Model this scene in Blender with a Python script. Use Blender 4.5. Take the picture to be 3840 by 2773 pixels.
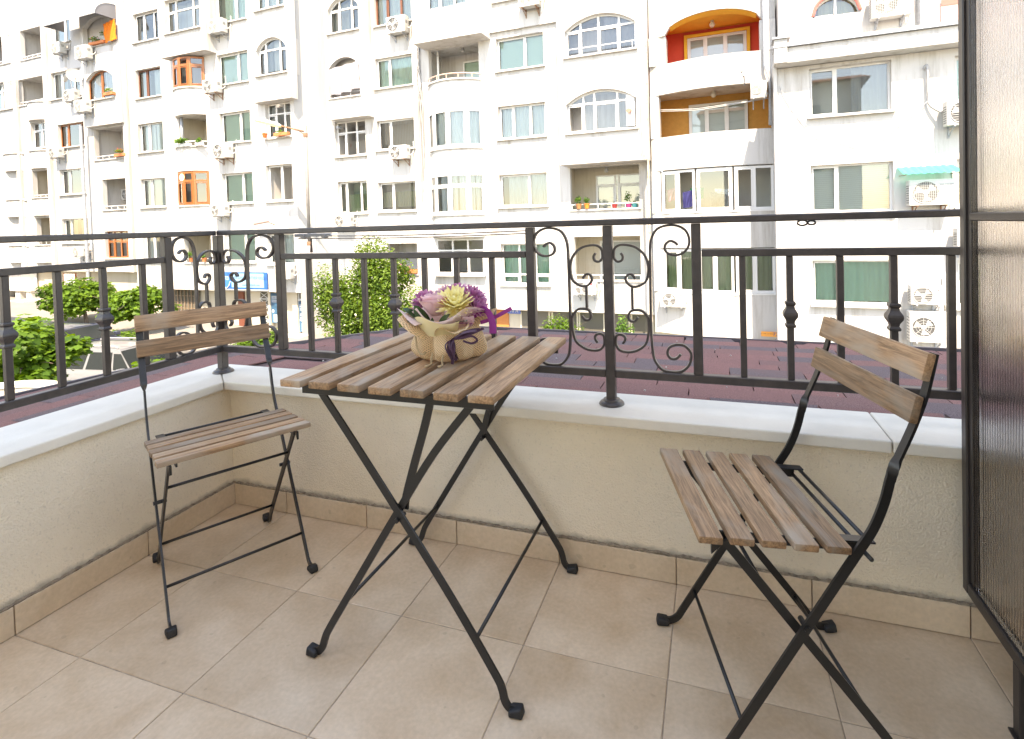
import bpy, bmesh, math, random
import numpy as np
from mathutils import Vector, Matrix
R_ = math.radians
sc = bpy.context.scene
COL = sc.collection
for o in list(bpy.data.objects): bpy.data.objects.remove(o)
random.seed(7); RNG = np.random.default_rng(7)

# ---------------------------------------------------------------- camera
def cam_axes(pitch, yaw, roll):
    f = Vector((math.sin(yaw)*math.cos(pitch), math.cos(yaw)*math.cos(pitch), math.sin(pitch)))
    r = Vector((math.cos(yaw), -math.sin(yaw), 0)); u = r.cross(f)
    c, s = math.cos(roll), math.sin(roll)
    return r*c+u*s, u*c-r*s, f
cd = bpy.data.cameras.new('camera'); cam = bpy.data.objects.new('camera', cd); COL.objects.link(cam)
r, u, f = cam_axes(R_(-1.3883), R_(-18.4211), R_(-1.6115))
m = Matrix((r, u, -f)).transposed().to_4x4(); m.translation = Vector((1.8637, -1.2094, 1.0506)); cam.matrix_world = m
cd.sensor_fit = 'HORIZONTAL'; cd.sensor_width = 36; cd.lens = 18.593
cd.shift_x = -0.02268; cd.shift_y = -0.13058; cd.clip_start = 0.02; cd.clip_end = 900
sc.camera = cam

# ---------------------------------------------------------------- light
SUN_AZ, SUN_EL = R_(18), R_(55)
SUN = Vector((math.sin(SUN_AZ)*math.cos(SUN_EL), -math.cos(SUN_AZ)*math.cos(SUN_EL), math.sin(SUN_EL)))
w = bpy.data.worlds.new('World'); sc.world = w; w.use_nodes = True
nt = w.node_tree; bg = nt.nodes['Background']; sky = nt.nodes.new('ShaderNodeTexSky')
sky.sky_type = 'NISHITA'; sky.sun_disc = False; sky.sun_elevation = SUN_EL; sky.sun_rotation = math.atan2(SUN.x, SUN.y)
sky.air_density = 1.0; sky.dust_density = 0.5; sky.ozone_density = 1.0; sky.altitude = 50
nt.links.new(sky.outputs[0], bg.inputs[0]); bg.inputs[1].default_value = 0.15
sl = bpy.data.lights.new('sun', 'SUN'); sl.energy = 2.3; sl.angle = R_(0.53); sl.color = (1, 0.955, 0.88)
so = bpy.data.objects.new('sun', sl); COL.objects.link(so); so.rotation_euler = SUN.to_track_quat('Z', 'Y').to_euler(); so.location = (0, -30, 40)
vs = sc.view_settings; vs.view_transform = 'Standard'; vs.look = 'None'; vs.exposure = 2.7; vs.gamma = 1; vs.use_curve_mapping = False
vs.use_white_balance = True; vs.white_balance_temperature = 8800; vs.white_balance_tint = 14    # camera balanced for open shade
sc.cycles.max_bounces = 16; sc.cycles.diffuse_bounces = 9; sc.cycles.glossy_bounces = 4; sc.cycles.transmission_bounces = 10; sc.cycles.transparent_max_bounces = 16

# ---------------------------------------------------------------- materials
MATS = {}
def mat(name, col, rough=.6, metal=0, spec=.5, bump=0, bscale=60, var=0, vscale=4, objvar=0, coords='Object', trans=0, **kw):
    """Principled material with noise mottling (var), relief (bump) and per-object tint (objvar)."""
    if name in MATS: return MATS[name]
    M = bpy.data.materials.new(name); M.use_nodes = True; n = M.node_tree.nodes; l = M.node_tree.links
    b = n['Principled BSDF']; b.inputs['Base Color'].default_value = (*col, 1); b.inputs['Roughness'].default_value = rough
    b.inputs['Metallic'].default_value = metal; b.inputs['Specular IOR Level'].default_value = spec
    tc = n.new('ShaderNodeTexCoord'); src = tc.outputs[coords]
    colsock = None
    if var or objvar:
        rgb = n.new('ShaderNodeRGB'); rgb.outputs[0].default_value = (*col, 1); colsock = rgb.outputs[0]
    if var:
        nz = n.new('ShaderNodeTexNoise'); nz.inputs['Scale'].default_value = vscale; nz.inputs['Detail'].default_value = 5; nz.inputs['Roughness'].default_value = .62
        if coords == 'Object' and objvar:
            oi = n.new('ShaderNodeObjectInfo'); ad = n.new('ShaderNodeVectorMath'); ad.operation = 'MULTIPLY_ADD'
            cmb = n.new('ShaderNodeCombineXYZ')
            for k in range(3): l.new(oi.outputs['Random'], cmb.inputs[k])
            ad.inputs[1].default_value = (37, 53, 29); l.new(cmb.outputs[0], ad.inputs[0]); l.new(src, ad.inputs[2]); l.new(ad.outputs[0], nz.inputs['Vector'])
        else: l.new(src, nz.inputs['Vector'])
        mr = n.new('ShaderNodeMapRange'); mr.inputs[1].default_value = .3; mr.inputs[2].default_value = .7
        mr.inputs[3].default_value = 1-var; mr.inputs[4].default_value = 1+var; l.new(nz.outputs[0], mr.inputs[0])
        mx = n.new('ShaderNodeVectorMath'); mx.operation = 'SCALE'; l.new(colsock, mx.inputs[0]); l.new(mr.outputs[0], mx.inputs['Scale']); colsock = mx.outputs[0]
    if objvar:
        oi = n.new('ShaderNodeObjectInfo'); mr = n.new('ShaderNodeMapRange'); mr.inputs[3].default_value = 1-objvar; mr.inputs[4].default_value = 1+objvar
        l.new(oi.outputs['Random'], mr.inputs[0]); mx = n.new('ShaderNodeVectorMath'); mx.operation = 'SCALE'
        l.new(colsock, mx.inputs[0]); l.new(mr.outputs[0], mx.inputs['Scale']); colsock = mx.outputs[0]
    if colsock: l.new(colsock, b.inputs['Base Color'])
    if bump:
        nb = n.new('ShaderNodeTexNoise'); nb.inputs['Scale'].default_value = bscale; nb.inputs['Detail'].default_value = 4; l.new(src, nb.inputs['Vector'])
        bp = n.new('ShaderNodeBump'); bp.inputs['Strength'].default_value = bump; bp.inputs['Distance'].default_value = .01; l.new(nb.outputs[0], bp.inputs['Height']); l.new(bp.outputs[0], b.inputs['Normal'])
    for k, v in kw.items(): b.inputs[k].default_value = v
    MATS[name] = M; return M
def nodes_of(M): return M.node_tree.nodes, M.node_tree.links, M.node_tree.nodes['Principled BSDF']

def wood(name, c1, c2, grey):
    """acacia slats: grain along local Y, per-slat tone, weathered grey patches"""
    M = mat(name, c1, .5, spec=.35); n, l, b = nodes_of(M)
    tc = n.new('ShaderNodeTexCoord'); oi = n.new('ShaderNodeObjectInfo')
    cmb = n.new('ShaderNodeCombineXYZ'); [l.new(oi.outputs['Random'], cmb.inputs[k]) for k in range(3)]
    ad = n.new('ShaderNodeVectorMath'); ad.operation = 'MULTIPLY_ADD'; ad.inputs[1].default_value = (13, 17, 7); l.new(cmb.outputs[0], ad.inputs[0]); l.new(tc.outputs['Object'], ad.inputs[2])
    mp = n.new('ShaderNodeMapping'); mp.inputs['Scale'].default_value = (90, 5, 90); l.new(ad.outputs[0], mp.inputs[0])
    nz = n.new('ShaderNodeTexNoise'); nz.inputs['Scale'].default_value = 1.6; nz.inputs['Detail'].default_value = 8; nz.inputs['Roughness'].default_value = .7; nz.inputs['Distortion'].default_value = .6; l.new(mp.outputs[0], nz.inputs['Vector'])
    rp = n.new('ShaderNodeValToRGB'); rp.color_ramp.elements[0].position = .36; rp.color_ramp.elements[1].position = .64
    rp.color_ramp.elements[0].color = (*c2, 1); rp.color_ramp.elements[1].color = (*c1, 1); l.new(nz.outputs[0], rp.inputs[0])
    m2 = n.new('ShaderNodeMapping'); m2.inputs['Scale'].default_value = (9, 3.2, 9); l.new(ad.outputs[0], m2.inputs[0])
    n2 = n.new('ShaderNodeTexNoise'); n2.inputs['Scale'].default_value = 1.3; n2.inputs['Detail'].default_value = 5; n2.inputs['Distortion'].default_value = 1.2; l.new(m2.outputs[0], n2.inputs['Vector'])
    r2 = n.new('ShaderNodeMapRange'); r2.inputs[1].default_value = .46; r2.inputs[2].default_value = .66; l.new(n2.outputs[0], r2.inputs[0])
    mx = n.new('ShaderNodeMix'); mx.data_type = 'RGBA'; l.new(r2.outputs[0], mx.inputs[0]); l.new(rp.outputs[0], mx.inputs[6]); mx.inputs[7].default_value = (*grey, 1)
    mr = n.new('ShaderNodeMapRange'); mr.inputs[3].default_value = .82; mr.inputs[4].default_value = 1.32; l.new(oi.outputs['Random'], mr.inputs[0])
    sc_ = n.new('ShaderNodeVectorMath'); sc_.operation = 'SCALE'; l.new(mx.outputs[2], sc_.inputs[0]); l.new(mr.outputs[0], sc_.inputs['Scale']); l.new(sc_.outputs[0], b.inputs['Base Color'])
    bp = n.new('ShaderNodeBump'); bp.inputs['Strength'].default_value = .25; bp.inputs['Distance'].default_value = .002; l.new(nz.outputs[0], bp.inputs['Height']); l.new(bp.outputs[0], b.inputs['Normal'])
    return M
WOOD = wood('acacia wood', (.385, .225, .118), (.145, .082, .042), (.285, .22, .158))
STEEL = mat('black powder-coated steel', (.016, .0145, .0135), .36, spec=.5, bump=.05, bscale=400)
RUBBER = mat('black rubber', (.012, .012, .013), .6)
IRON = mat('dark brown painted iron', (.047, .038, .035), .40, spec=.5, bump=.08, bscale=220, var=.25, vscale=30)
def tile_mat(name, col, light, bump=.02):
    M = mat(name, col, .42, spec=.4); n, l, b = nodes_of(M)
    tc = n.new('ShaderNodeTexCoord'); oi = n.new('ShaderNodeObjectInfo')
    cmb = n.new('ShaderNodeCombineXYZ'); [l.new(oi.outputs['Random'], cmb.inputs[k]) for k in range(3)]
    ad = n.new('ShaderNodeVectorMath'); ad.operation = 'MULTIPLY_ADD'; ad.inputs[1].default_value = (31, 47, 11); l.new(cmb.outputs[0], ad.inputs[0]); l.new(tc.outputs['Object'], ad.inputs[2])
    nz = n.new('ShaderNodeTexNoise'); nz.inputs['Scale'].default_value = 5.5; nz.inputs['Detail'].default_value = 7; nz.inputs['Roughness'].default_value = .6; nz.inputs['Distortion'].default_value = .4; l.new(ad.outputs[0], nz.inputs['Vector'])
    rp = n.new('ShaderNodeValToRGB'); rp.color_ramp.elements[0].position = .34; rp.color_ramp.elements[1].position = .7
    rp.color_ramp.elements[0].color = (*col, 1); rp.color_ramp.elements[1].color = (*light, 1); l.new(nz.outputs[0], rp.inputs[0])
    n3 = n.new('ShaderNodeTexNoise'); n3.inputs['Scale'].default_value = 95; n3.inputs['Detail'].default_value = 3; l.new(tc.outputs['Object'], n3.inputs['Vector'])
    r3 = n.new('ShaderNodeMapRange'); r3.inputs[1].default_value = .3; r3.inputs[2].default_value = .7; r3.inputs[3].default_value = .93; r3.inputs[4].default_value = 1.06; l.new(n3.outputs[0], r3.inputs[0])
    n4 = n.new('ShaderNodeTexNoise'); n4.inputs['Scale'].default_value = 38; n4.inputs['Detail'].default_value = 1; l.new(ad.outputs[0], n4.inputs['Vector'])
    r4 = n.new('ShaderNodeMapRange'); r4.inputs[1].default_value = .74; r4.inputs[2].default_value = .78; r4.inputs[3].default_value = 1; r4.inputs[4].default_value = .86; l.new(n4.outputs[0], r4.inputs[0])
    mu = n.new('ShaderNodeMath'); mu.operation = 'MULTIPLY'; l.new(r3.outputs[0], mu.inputs[0]); l.new(r4.outputs[0], mu.inputs[1])
    mo = n.new('ShaderNodeMapRange'); mo.inputs[3].default_value = .93; mo.inputs[4].default_value = 1.05; l.new(oi.outputs['Random'], mo.inputs[0]); m9 = n.new('ShaderNodeMath'); m9.operation = 'MULTIPLY'; l.new(mu.outputs[0], m9.inputs[0]); l.new(mo.outputs[0], m9.inputs[1])
    s = n.new('ShaderNodeVectorMath'); s.operation = 'SCALE'; l.new(rp.outputs[0], s.inputs[0]); l.new(m9.outputs[0], s.inputs['Scale']); l.new(s.outputs[0], b.inputs['Base Color'])
    rr = n.new('ShaderNodeMapRange'); rr.inputs[3].default_value = .30; rr.inputs[4].default_value = .48; l.new(nz.outputs[0], rr.inputs[0]); l.new(rr.outputs[0], b.inputs['Roughness'])
    return M
TILE = tile_mat('beige porcelain tile', (.53, .375, .235), (.68, .53, .375))
SKIRT = tile_mat('beige skirting tile', (.55, .41, .275), (.64, .51, .37))
GROUT = mat('tile grout', (.40, .31, .225), .9, bump=.3, bscale=200, var=.3, vscale=40)
def plaster():
    M = mat('rough beige render', (.78, .675, .52), .92, spec=.2); n, l, b = nodes_of(M)
    tc = n.new('ShaderNodeTexCoord'); vo = n.new('ShaderNodeTexVoronoi'); vo.inputs['Scale'].default_value = 210; l.new(tc.outputs['Object'], vo.inputs['Vector'])
    nz = n.new('ShaderNodeTexNoise'); nz.inputs['Scale'].default_value = 130; nz.inputs['Detail'].default_value = 4; l.new(tc.outputs['Object'], nz.inputs['Vector'])
    a = n.new('ShaderNodeMath'); a.operation = 'ADD'; l.new(vo.outputs['Distance'], a.inputs[0]); l.new(nz.outputs[0], a.inputs[1])
    bp = n.new('ShaderNodeBump'); bp.inputs['Strength'].default_value = .45; bp.inputs['Distance'].default_value = .0045; l.new(a.outputs[0], bp.inputs['Height']); l.new(bp.outputs[0], b.inputs['Normal'])
    n2 = n.new('ShaderNodeTexNoise'); n2.inputs['Scale'].default_value = 3.5; n2.inputs['Detail'].default_value = 6; l.new(tc.outputs['Object'], n2.inputs['Vector'])
    n3 = n.new('ShaderNodeTexNoise'); n3.inputs['Scale'].default_value = 140; n3.inputs['Detail'].default_value = 2; l.new(tc.outputs['Object'], n3.inputs['Vector'])
    r2 = n.new('ShaderNodeMapRange'); r2.inputs[1].default_value = .3; r2.inputs[2].default_value = .75; r2.inputs[3].default_value = 1.05; r2.inputs[4].default_value = .9; l.new(n2.outputs[0], r2.inputs[0])
    r3 = n.new('ShaderNodeMapRange'); r3.inputs[1].default_value = .6; r3.inputs[2].default_value = .72; r3.inputs[3].default_value = 1; r3.inputs[4].default_value = .86; l.new(n3.outputs[0], r3.inputs[0])
    # old splash dirt sitting on the lowest few centimetres above the skirting
    sp = n.new('ShaderNodeSeparateXYZ'); l.new(tc.outputs['Object'], sp.inputs[0])
    n5 = n.new('ShaderNodeTexNoise'); n5.inputs['Scale'].default_value = 26; n5.inputs['Detail'].default_value = 5; l.new(tc.outputs['Object'], n5.inputs['Vector'])
    ma = n.new('ShaderNodeMath'); ma.operation = 'MULTIPLY_ADD'; ma.inputs[1].default_value = -.035; l.new(n5.outputs[0], ma.inputs[0]); l.new(sp.outputs[2], ma.inputs[2])
    r5 = n.new('ShaderNodeMapRange'); r5.inputs[1].default_value = .066; r5.inputs[2].default_value = .084; r5.inputs[3].default_value = .55; r5.inputs[4].default_value = 1; l.new(ma.outputs[0], r5.inputs[0])
    p = n.new('ShaderNodeMath'); p.operation = 'MULTIPLY'; l.new(r2.outputs[0], p.inputs[0]); l.new(r3.outputs[0], p.inputs[1])
    p2 = n.new('ShaderNodeMath'); p2.operation = 'MULTIPLY'; l.new(p.outputs[0], p2.inputs[0]); l.new(r5.outputs[0], p2.inputs[1])
    s = n.new('ShaderNodeVectorMath'); s.operation = 'SCALE'; s.inputs[0].default_value = (.78, .675, .52); l.new(p2.outputs[0], s.inputs['Scale']); l.new(s.outputs[0], b.inputs['Base Color'])
    return M
PLASTER = plaster()
COPING = mat('cream limestone', (.66, .61, .52), .6, spec=.25, bump=.10, bscale=90, var=.05, vscale=9, objvar=.03)
def shingle():
    M = mat('red and grey bitumen shingle', (.13, .06, .05), .95, spec=.15); n, l, b = nodes_of(M)
    oi = n.new('ShaderNodeObjectInfo'); tc = n.new('ShaderNodeTexCoord')
    rp = n.new('ShaderNodeValToRGB'); e = rp.color_ramp.elements; e[0].position = 0; e[0].color = (.225, .112, .098, 1); e[1].position = 1; e[1].color = (.135, .10, .10, 1)
    k = e.new(.5); k.color = (.20, .105, .092, 1); k = e.new(.68); k.color = (.185, .105, .095, 1); k = e.new(.8); k.color = (.14, .105, .102, 1)
    nb = n.new('ShaderNodeTexNoise'); nb.inputs['Scale'].default_value = 3; nb.inputs['Detail'].default_value = 3; l.new(tc.outputs['Object'], nb.inputs['Vector'])
    ad = n.new('ShaderNodeMath'); ad.operation = 'MULTIPLY_ADD'; ad.inputs[1].default_value = .55; ad.inputs[2].default_value = -.27; l.new(nb.outputs[0], ad.inputs[0])
    a2 = n.new('ShaderNodeMath'); a2.operation = 'ADD'; l.new(ad.outputs[0], a2.inputs[0]); l.new(oi.outputs['Random'], a2.inputs[1]); l.new(a2.outputs[0], rp.inputs[0])
    gr = n.new('ShaderNodeTexNoise'); gr.inputs['Scale'].default_value = 420; gr.inputs['Detail'].default_value = 2; l.new(tc.outputs['Object'], gr.inputs['Vector'])
    mr = n.new('ShaderNodeMapRange'); mr.inputs[1].default_value = .3; mr.inputs[2].default_value = .7; mr.inputs[3].default_value = .55; mr.inputs[4].default_value = 1.5; l.new(gr.outputs[0], mr.inputs[0])
    s = n.new('ShaderNodeVectorMath'); s.operation = 'SCALE'; l.new(rp.outputs[0], s.inputs[0]); l.new(mr.outputs[0], s.inputs['Scale']); l.new(s.outputs[0], b.inputs['Base Color'])
    bp = n.new('ShaderNodeBump'); bp.inputs['Strength'].default_value = .6; bp.inputs['Distance'].default_value = .003; l.new(gr.outputs[0], bp.inputs['Height']); l.new(bp.outputs[0], b.inputs['Normal'])
    return M
SHINGLE = shingle()
def facade_mat(name, col, stain):
    """white-washed render with faint streaks of rain and peeling patches"""
    M = mat(name, col, .9, spec=.2); n, l, b = nodes_of(M)
    tc = n.new('ShaderNodeTexCoord'); mp = n.new('ShaderNodeMapping'); mp.inputs['Scale'].default_value = (2.2, 2.2, .22); l.new(tc.outputs['Object'], mp.inputs[0])
    nz = n.new('ShaderNodeTexNoise'); nz.inputs['Scale'].default_value = 1.1; nz.inputs['Detail'].default_value = 8; nz.inputs['Roughness'].default_value = .68; l.new(mp.outputs[0], nz.inputs['Vector'])
    r1 = n.new('ShaderNodeMapRange'); r1.inputs[1].default_value = .5; r1.inputs[2].default_value = .78; r1.inputs[3].default_value = 0; r1.inputs[4].default_value = stain; l.new(nz.outputs[0], r1.inputs[0])
    mx = n.new('ShaderNodeMix'); mx.data_type = 'RGBA'; l.new(r1.outputs[0], mx.inputs[0]); mx.inputs[6].default_value = (*col, 1); mx.inputs[7].default_value = (col[0]*.5, col[1]*.44, col[2]*.36, 1)
    l.new(mx.outputs[2], b.inputs['Base Color'])
    nb = n.new('ShaderNodeTexNoise'); nb.inputs['Scale'].default_value = 22; nb.inputs['Detail'].default_value = 6; l.new(tc.outputs['Object'], nb.inputs['Vector'])
    bp = n.new('ShaderNodeBump'); bp.inputs['Strength'].default_value = .25; bp.inputs['Distance'].default_value = .02; l.new(nb.outputs[0], bp.inputs['Height']); l.new(bp.outputs[0], b.inputs['Normal'])
    return M
WHITE = facade_mat('white render', (.47, .46, .445), .9)
CREAM = facade_mat('cream render', (.50, .455, .37), .5)
GREYW = facade_mat('grey unpainted render', (.40, .395, .385), .35)
ROOM = mat('dim interior wall', (.48, .46, .43), .9)
PVC = mat('white window plastic', (.58, .58, .57), .35, spec=.5)
BROWNW = mat('varnished orange wood', (.27, .09, .025), .45, var=.25, vscale=14)
DARKW = mat('dark brown window wood', (.13, .045, .02), .5, var=.2, vscale=14)
SILL = mat('grey sill stone', (.42, .41, .39), .8, var=.15, vscale=10)
METALG = mat('galvanised steel', (.30, .32, .35), .5, metal=.2, var=.2, vscale=12)
RUST = mat('rusted steel', (.22, .12, .07), .8, var=.4, vscale=18)
ACW = mat('off-white appliance paint', (.44, .435, .415), .45, var=.06, vscale=6)
DARK = mat('painted recess shade', (.06, .06, .06), .6)  # shade inside the openings, put into the colour
GREYF = mat('grey plastic', (.3, .3, .3), .5)
ORANGE = mat('ochre painted render', (.46, .235, .06), .9, var=.1, vscale=9)
RED = mat('vermilion painted render', (.54, .065, .035), .85, var=.06)
YEL = mat('yellow painted render', (.68, .42, .05), .85, var=.06)
def glass(name, tint, refl=.5):
    M = bpy.data.materials.new(name); M.use_nodes = True; n = M.node_tree.nodes; l = M.node_tree.links
    for k in list(n):
        if k.type != 'OUTPUT_MATERIAL': n.remove(k)
    out = [k for k in n if k.type == 'OUTPUT_MATERIAL'][0]
    t = n.new('ShaderNodeBsdfTransparent'); t.inputs[0].default_value = (*tint, 1); g = n.new('ShaderNodeBsdfGlossy'); g.inputs['Roughness'].default_value = .015
    fr = n.new('ShaderNodeFresnel'); fr.inputs['IOR'].default_value = 1.5
    mr = n.new('ShaderNodeMath'); mr.operation = 'MULTIPLY_ADD'; mr.inputs[1].default_value = 1.6; mr.inputs[2].default_value = .05; mr.use_clamp = True; l.new(fr.outputs[0], mr.inputs[0])
    mx = n.new('ShaderNodeMixShader'); l.new(mr.outputs[0], mx.inputs[0]); l.new(t.outputs[0], mx.inputs[1]); l.new(g.outputs[0], mx.inputs[2]); l.new(mx.outputs[0], out.inputs[0])
    MATS[name] = M; return M
GLASS = glass('window glass', (.84, .91, .90)); GLASSD = glass('smoky window glass', (.84, .84, .84)); GLASSG = glass('green window glass', (.76, .92, .84))
def cloth(name, col, tr=.45, rough=.9):
    M = bpy.data.materials.new(name); M.use_nodes = True; n = M.node_tree.nodes; l = M.node_tree.links
    b = n['Principled BSDF']; b.inputs['Base Color'].default_value = (*col, 1); b.inputs['Roughness'].default_value = rough; b.inputs['Specular IOR Level'].default_value = .15
    t = n.new('ShaderNodeBsdfTranslucent'); t.inputs[0].default_value = (*col, 1); mx = n.new('ShaderNodeMixShader'); mx.inputs[0].default_value = tr
    out = [k for k in n if k.type == 'OUTPUT_MATERIAL'][0]; l.new(b.outputs[0], mx.inputs[1]); l.new(t.outputs[0], mx.inputs[2]); l.new(mx.outputs[0], out.inputs[0]); MATS[name] = M; return M
SHEER = cloth('sheer white curtain', (.78, .82, .80)); BLIND = cloth('pale blind', (.80, .84, .82)); LACE = cloth('lace curtain', (.66, .70, .73)); GREENC = cloth('pale green curtain', (.62, .76, .69)); BEIGEC = cloth('beige curtain', (.5, .47, .33)); BROWNC = cloth('brown vertical blind', (.42, .33, .24)); GREYC = cloth('grey curtain', (.36, .37, .38))

# ---------------------------------------------------------------- mesh helpers
class MB:
    def __init__(s): s.v = []; s.f = []; s.m = []; s.cur = 0
    def add(s, vs, fs):
        o = len(s.v); s.v += [tuple(p) for p in vs]; s.f += [tuple(o+i for i in q) for q in fs]; s.m += [s.cur]*len(fs); return s
    def box(s, x0, x1, y0, y1, z0, z1):
        return s.add([(x, y, z) for x in (x0, x1) for y in (y0, y1) for z in (z0, z1)], [(0, 1, 3, 2), (4, 6, 7, 5), (0, 4, 5, 1), (2, 3, 7, 6), (0, 2, 6, 4), (1, 5, 7, 3)])
    def bar(s, p, q, w, h, up=(0, 0, 1)):
        p = Vector(p); q = Vector(q); d = (q-p).normalized(); up = Vector(up)
        a = d.cross(up)
        if a.length < 1e-4: a = d.cross(Vector((1, 0, 0)))
        a.normalize(); b = a.cross(d).normalized(); a *= w/2; b *= h/2
        return s.add([p-a-b, p+a-b, p+a+b, p-a+b, q-a-b, q+a-b, q+a+b, q-a+b], [(3, 2, 1, 0), (4, 5, 6, 7), (0, 1, 5, 4), (1, 2, 6, 5), (2, 3, 7, 6), (3, 0, 4, 7)])
    def sweep(s, pts, prof, up=(0, 0, 1), closed_ends=True, scale=None):
        """sweep a closed profile [(a,b)] along pts; a = side, b = up-ish. Fixed reference axis 'up'."""
        pts = [Vector(p) for p in pts]; up = Vector(up); k = len(prof); vs = []
        for i, p in enumerate(pts):
            d = (pts[min(i+1, len(pts)-1)]-pts[max(i-1, 0)]).normalized(); a = d.cross(up)
            if a.length < 1e-4: a = d.cross(Vector((1, .3, 0)))
            a.normalize(); b = a.cross(d).normalized(); sc_ = scale[i] if scale else 1
            vs += [p+a*x*sc_+b*y*sc_ for x, y in prof]
        fs = [(i*k+j, i*k+(j+1) % k, (i+1)*k+(j+1) % k, (i+1)*k+j) for i in range(len(pts)-1) for j in range(k)]
        if closed_ends: fs += [tuple(range(k))[::-1], tuple((len(pts)-1)*k+j for j in range(k))]
        return s.add(vs, fs)
    def tube(s, pts, r, n=8, scale=None, up=(0, 0, 1)):
        return s.sweep(pts, [(r*math.cos(2*math.pi*j/n), r*math.sin(2*math.pi*j/n)) for j in range(n)], up=up, scale=scale)
    def lathe(s, prof, c, n=24):
        vs = []; k = len(prof)
        for i in range(n):
            a = 2*math.pi*i/n; vs += [(c[0]+r*math.cos(a), c[1]+r*math.sin(a), c[2]+z) for r, z in prof]
        fs = [(i*k+j, ((i+1) % n)*k+j, ((i+1) % n)*k+j+1, i*k+j+1) for i in range(n) for j in range(k-1)]
        return s.add(vs, fs)
    def prism(s, poly, z0, z1):
        k = len(poly); return s.add([(x, y, z0) for x, y in poly]+[(x, y, z1) for x, y in poly], [tuple(range(k))[::-1], tuple(range(k, 2*k))]+[(i, (i+1) % k, k+(i+1) % k, k+i) for i in range(k)])
    def tri(s, M4):
        s.v = [tuple(M4 @ Vector(p)) for p in s.v]; return s
    def mesh(s, name, mats, smooth=False, bevel=0, seg=1, off=(0, 0, 0)):
        me = bpy.data.meshes.new(name); o = off
        me.from_pydata([(a-o[0], b-o[1], c-o[2]) for a, b, c in s.v], [], s.f)
        for m_ in (mats if isinstance(mats, (list, tuple)) else [mats]): me.materials.append(m_)
        me.polygons.foreach_set('material_index', s.m)
        bm = bmesh.new(); bm.from_mesh(me)
        if bevel or s_recalc: bmesh.ops.recalc_face_normals(bm, faces=bm.faces)
        if bevel: bmesh.ops.bevel(bm, geom=bm.edges[:], offset=bevel, segments=seg, affect='EDGES', profile=.6, clamp_overlap=True)
        bm.to_mesh(me); bm.free()
        if smooth:
            me.polygons.foreach_set('use_smooth', [True]*len(me.polygons))
            if smooth != 'all': me.set_sharp_from_angle(angle=R_(smooth if smooth is not True else 40))
        return me
    def center(s):
        a = np.array(s.v); return tuple((a.min(0)+a.max(0))/2)
s_recalc = False
CEN = {}
def link(name, me, parent=None, loc=(0, 0, 0)):
    o = bpy.data.objects.new(name, me); COL.objects.link(o); o.parent = parent; o.location = loc; return o
def part(name, mb, mats, parent, smooth=False, bevel=0, seg=1, at=None):
    """mesh part; vertices are given in the frame of the thing (root), origin moved to the part's centre"""
    c = at or mb.center(); me = mb.mesh(name, mats, smooth, bevel, seg, c)
    pc = CEN.get(parent.name, (0, 0, 0)) if parent else (0, 0, 0)
    o = link(name, me, parent, tuple(c[i]-pc[i] for i in range(3))); CEN[o.name] = c; return o
def tag(o, label, cat, group=None):
    o['label'] = label; o['category'] = cat
    if group: o['group'] = group
    return o
def root(name, label, cat, loc=(0, 0, 0), rz=0, group=None):
    o = bpy.data.objects.new(name, None); COL.objects.link(o); o.location = loc; o.rotation_euler = (0, 0, rz); o.empty_display_size = .1
    CEN[o.name] = (0, 0, 0); return tag(o, label, cat, group)
def struct(name, mb, mats, **k):
    o = part(name, mb, mats, None, **k); o['kind'] = 'structure'; return o
def copy_tree(o, parent=None):
    c = o.copy(); COL.objects.link(c); c.parent = parent
    if o.name in CEN: CEN[c.name] = CEN[o.name]
    for ch in list(o.children): copy_tree(ch, c)
    return c
def catmull(P, n=6):
    P = [Vector(p) for p in P]; out = []
    for i in range(len(P)-1):
        a, b, c, d = P[max(i-1, 0)], P[i], P[i+1], P[min(i+2, len(P)-1)]
        for k in range(n):
            t = k/n; out.append(.5*((2*b)+(c-a)*t+(2*a-5*b+4*c-d)*t*t+(3*b-a-3*c+d)*t**3))
    out.append(P[-1]); return out
# ================================================================ BALCONY
T = .35; WY, WX = .337, .091           # tile pitch, inner faces of the parapet
XR, YN = 4.55, -4.02                   # far ends of the balcony; unseen rear depth added for sky light
fl = struct('floor', MB().box(WX-.2, XR, YN, WY+.1, -.2, -.0022), GROUT)
full = MB().box(-T/2+.0014, T/2-.0014, -T/2+.0014, T/2-.0014, -.009, 0).mesh('tile', TILE, bevel=.0012)
for i in range(0, 13):
    for j in range(-12, 1):
        x0, x1 = max(i*T, WX+.001), min((i+1)*T, XR); y0, y1 = max(j*T, YN), min((j+1)*T, WY-.001)
        if x1-x0 < .03 or y1-y0 < .03: continue
        c = ((x0+x1)/2, (y0+y1)/2, 0)
        if abs(x1-x0-T) < 1e-6 and abs(y1-y0-T) < 1e-6: me = full
        else: me = MB().box(x0-c[0]+.0014, x1-c[0]-.0014, y0-c[1]+.0014, y1-c[1]-.0014, -.009, 0).mesh('tile', TILE, bevel=.0012)
        o = link('tile', me, fl, tuple(c[k]-CEN[fl.name][k] for k in range(3)))
        o.location.z += random.uniform(-.0004, .0004); o.rotation_euler = (random.uniform(-.0007, .0007), random.uniform(-.0007, .0007), random.uniform(-.0012, .0012))

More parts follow.
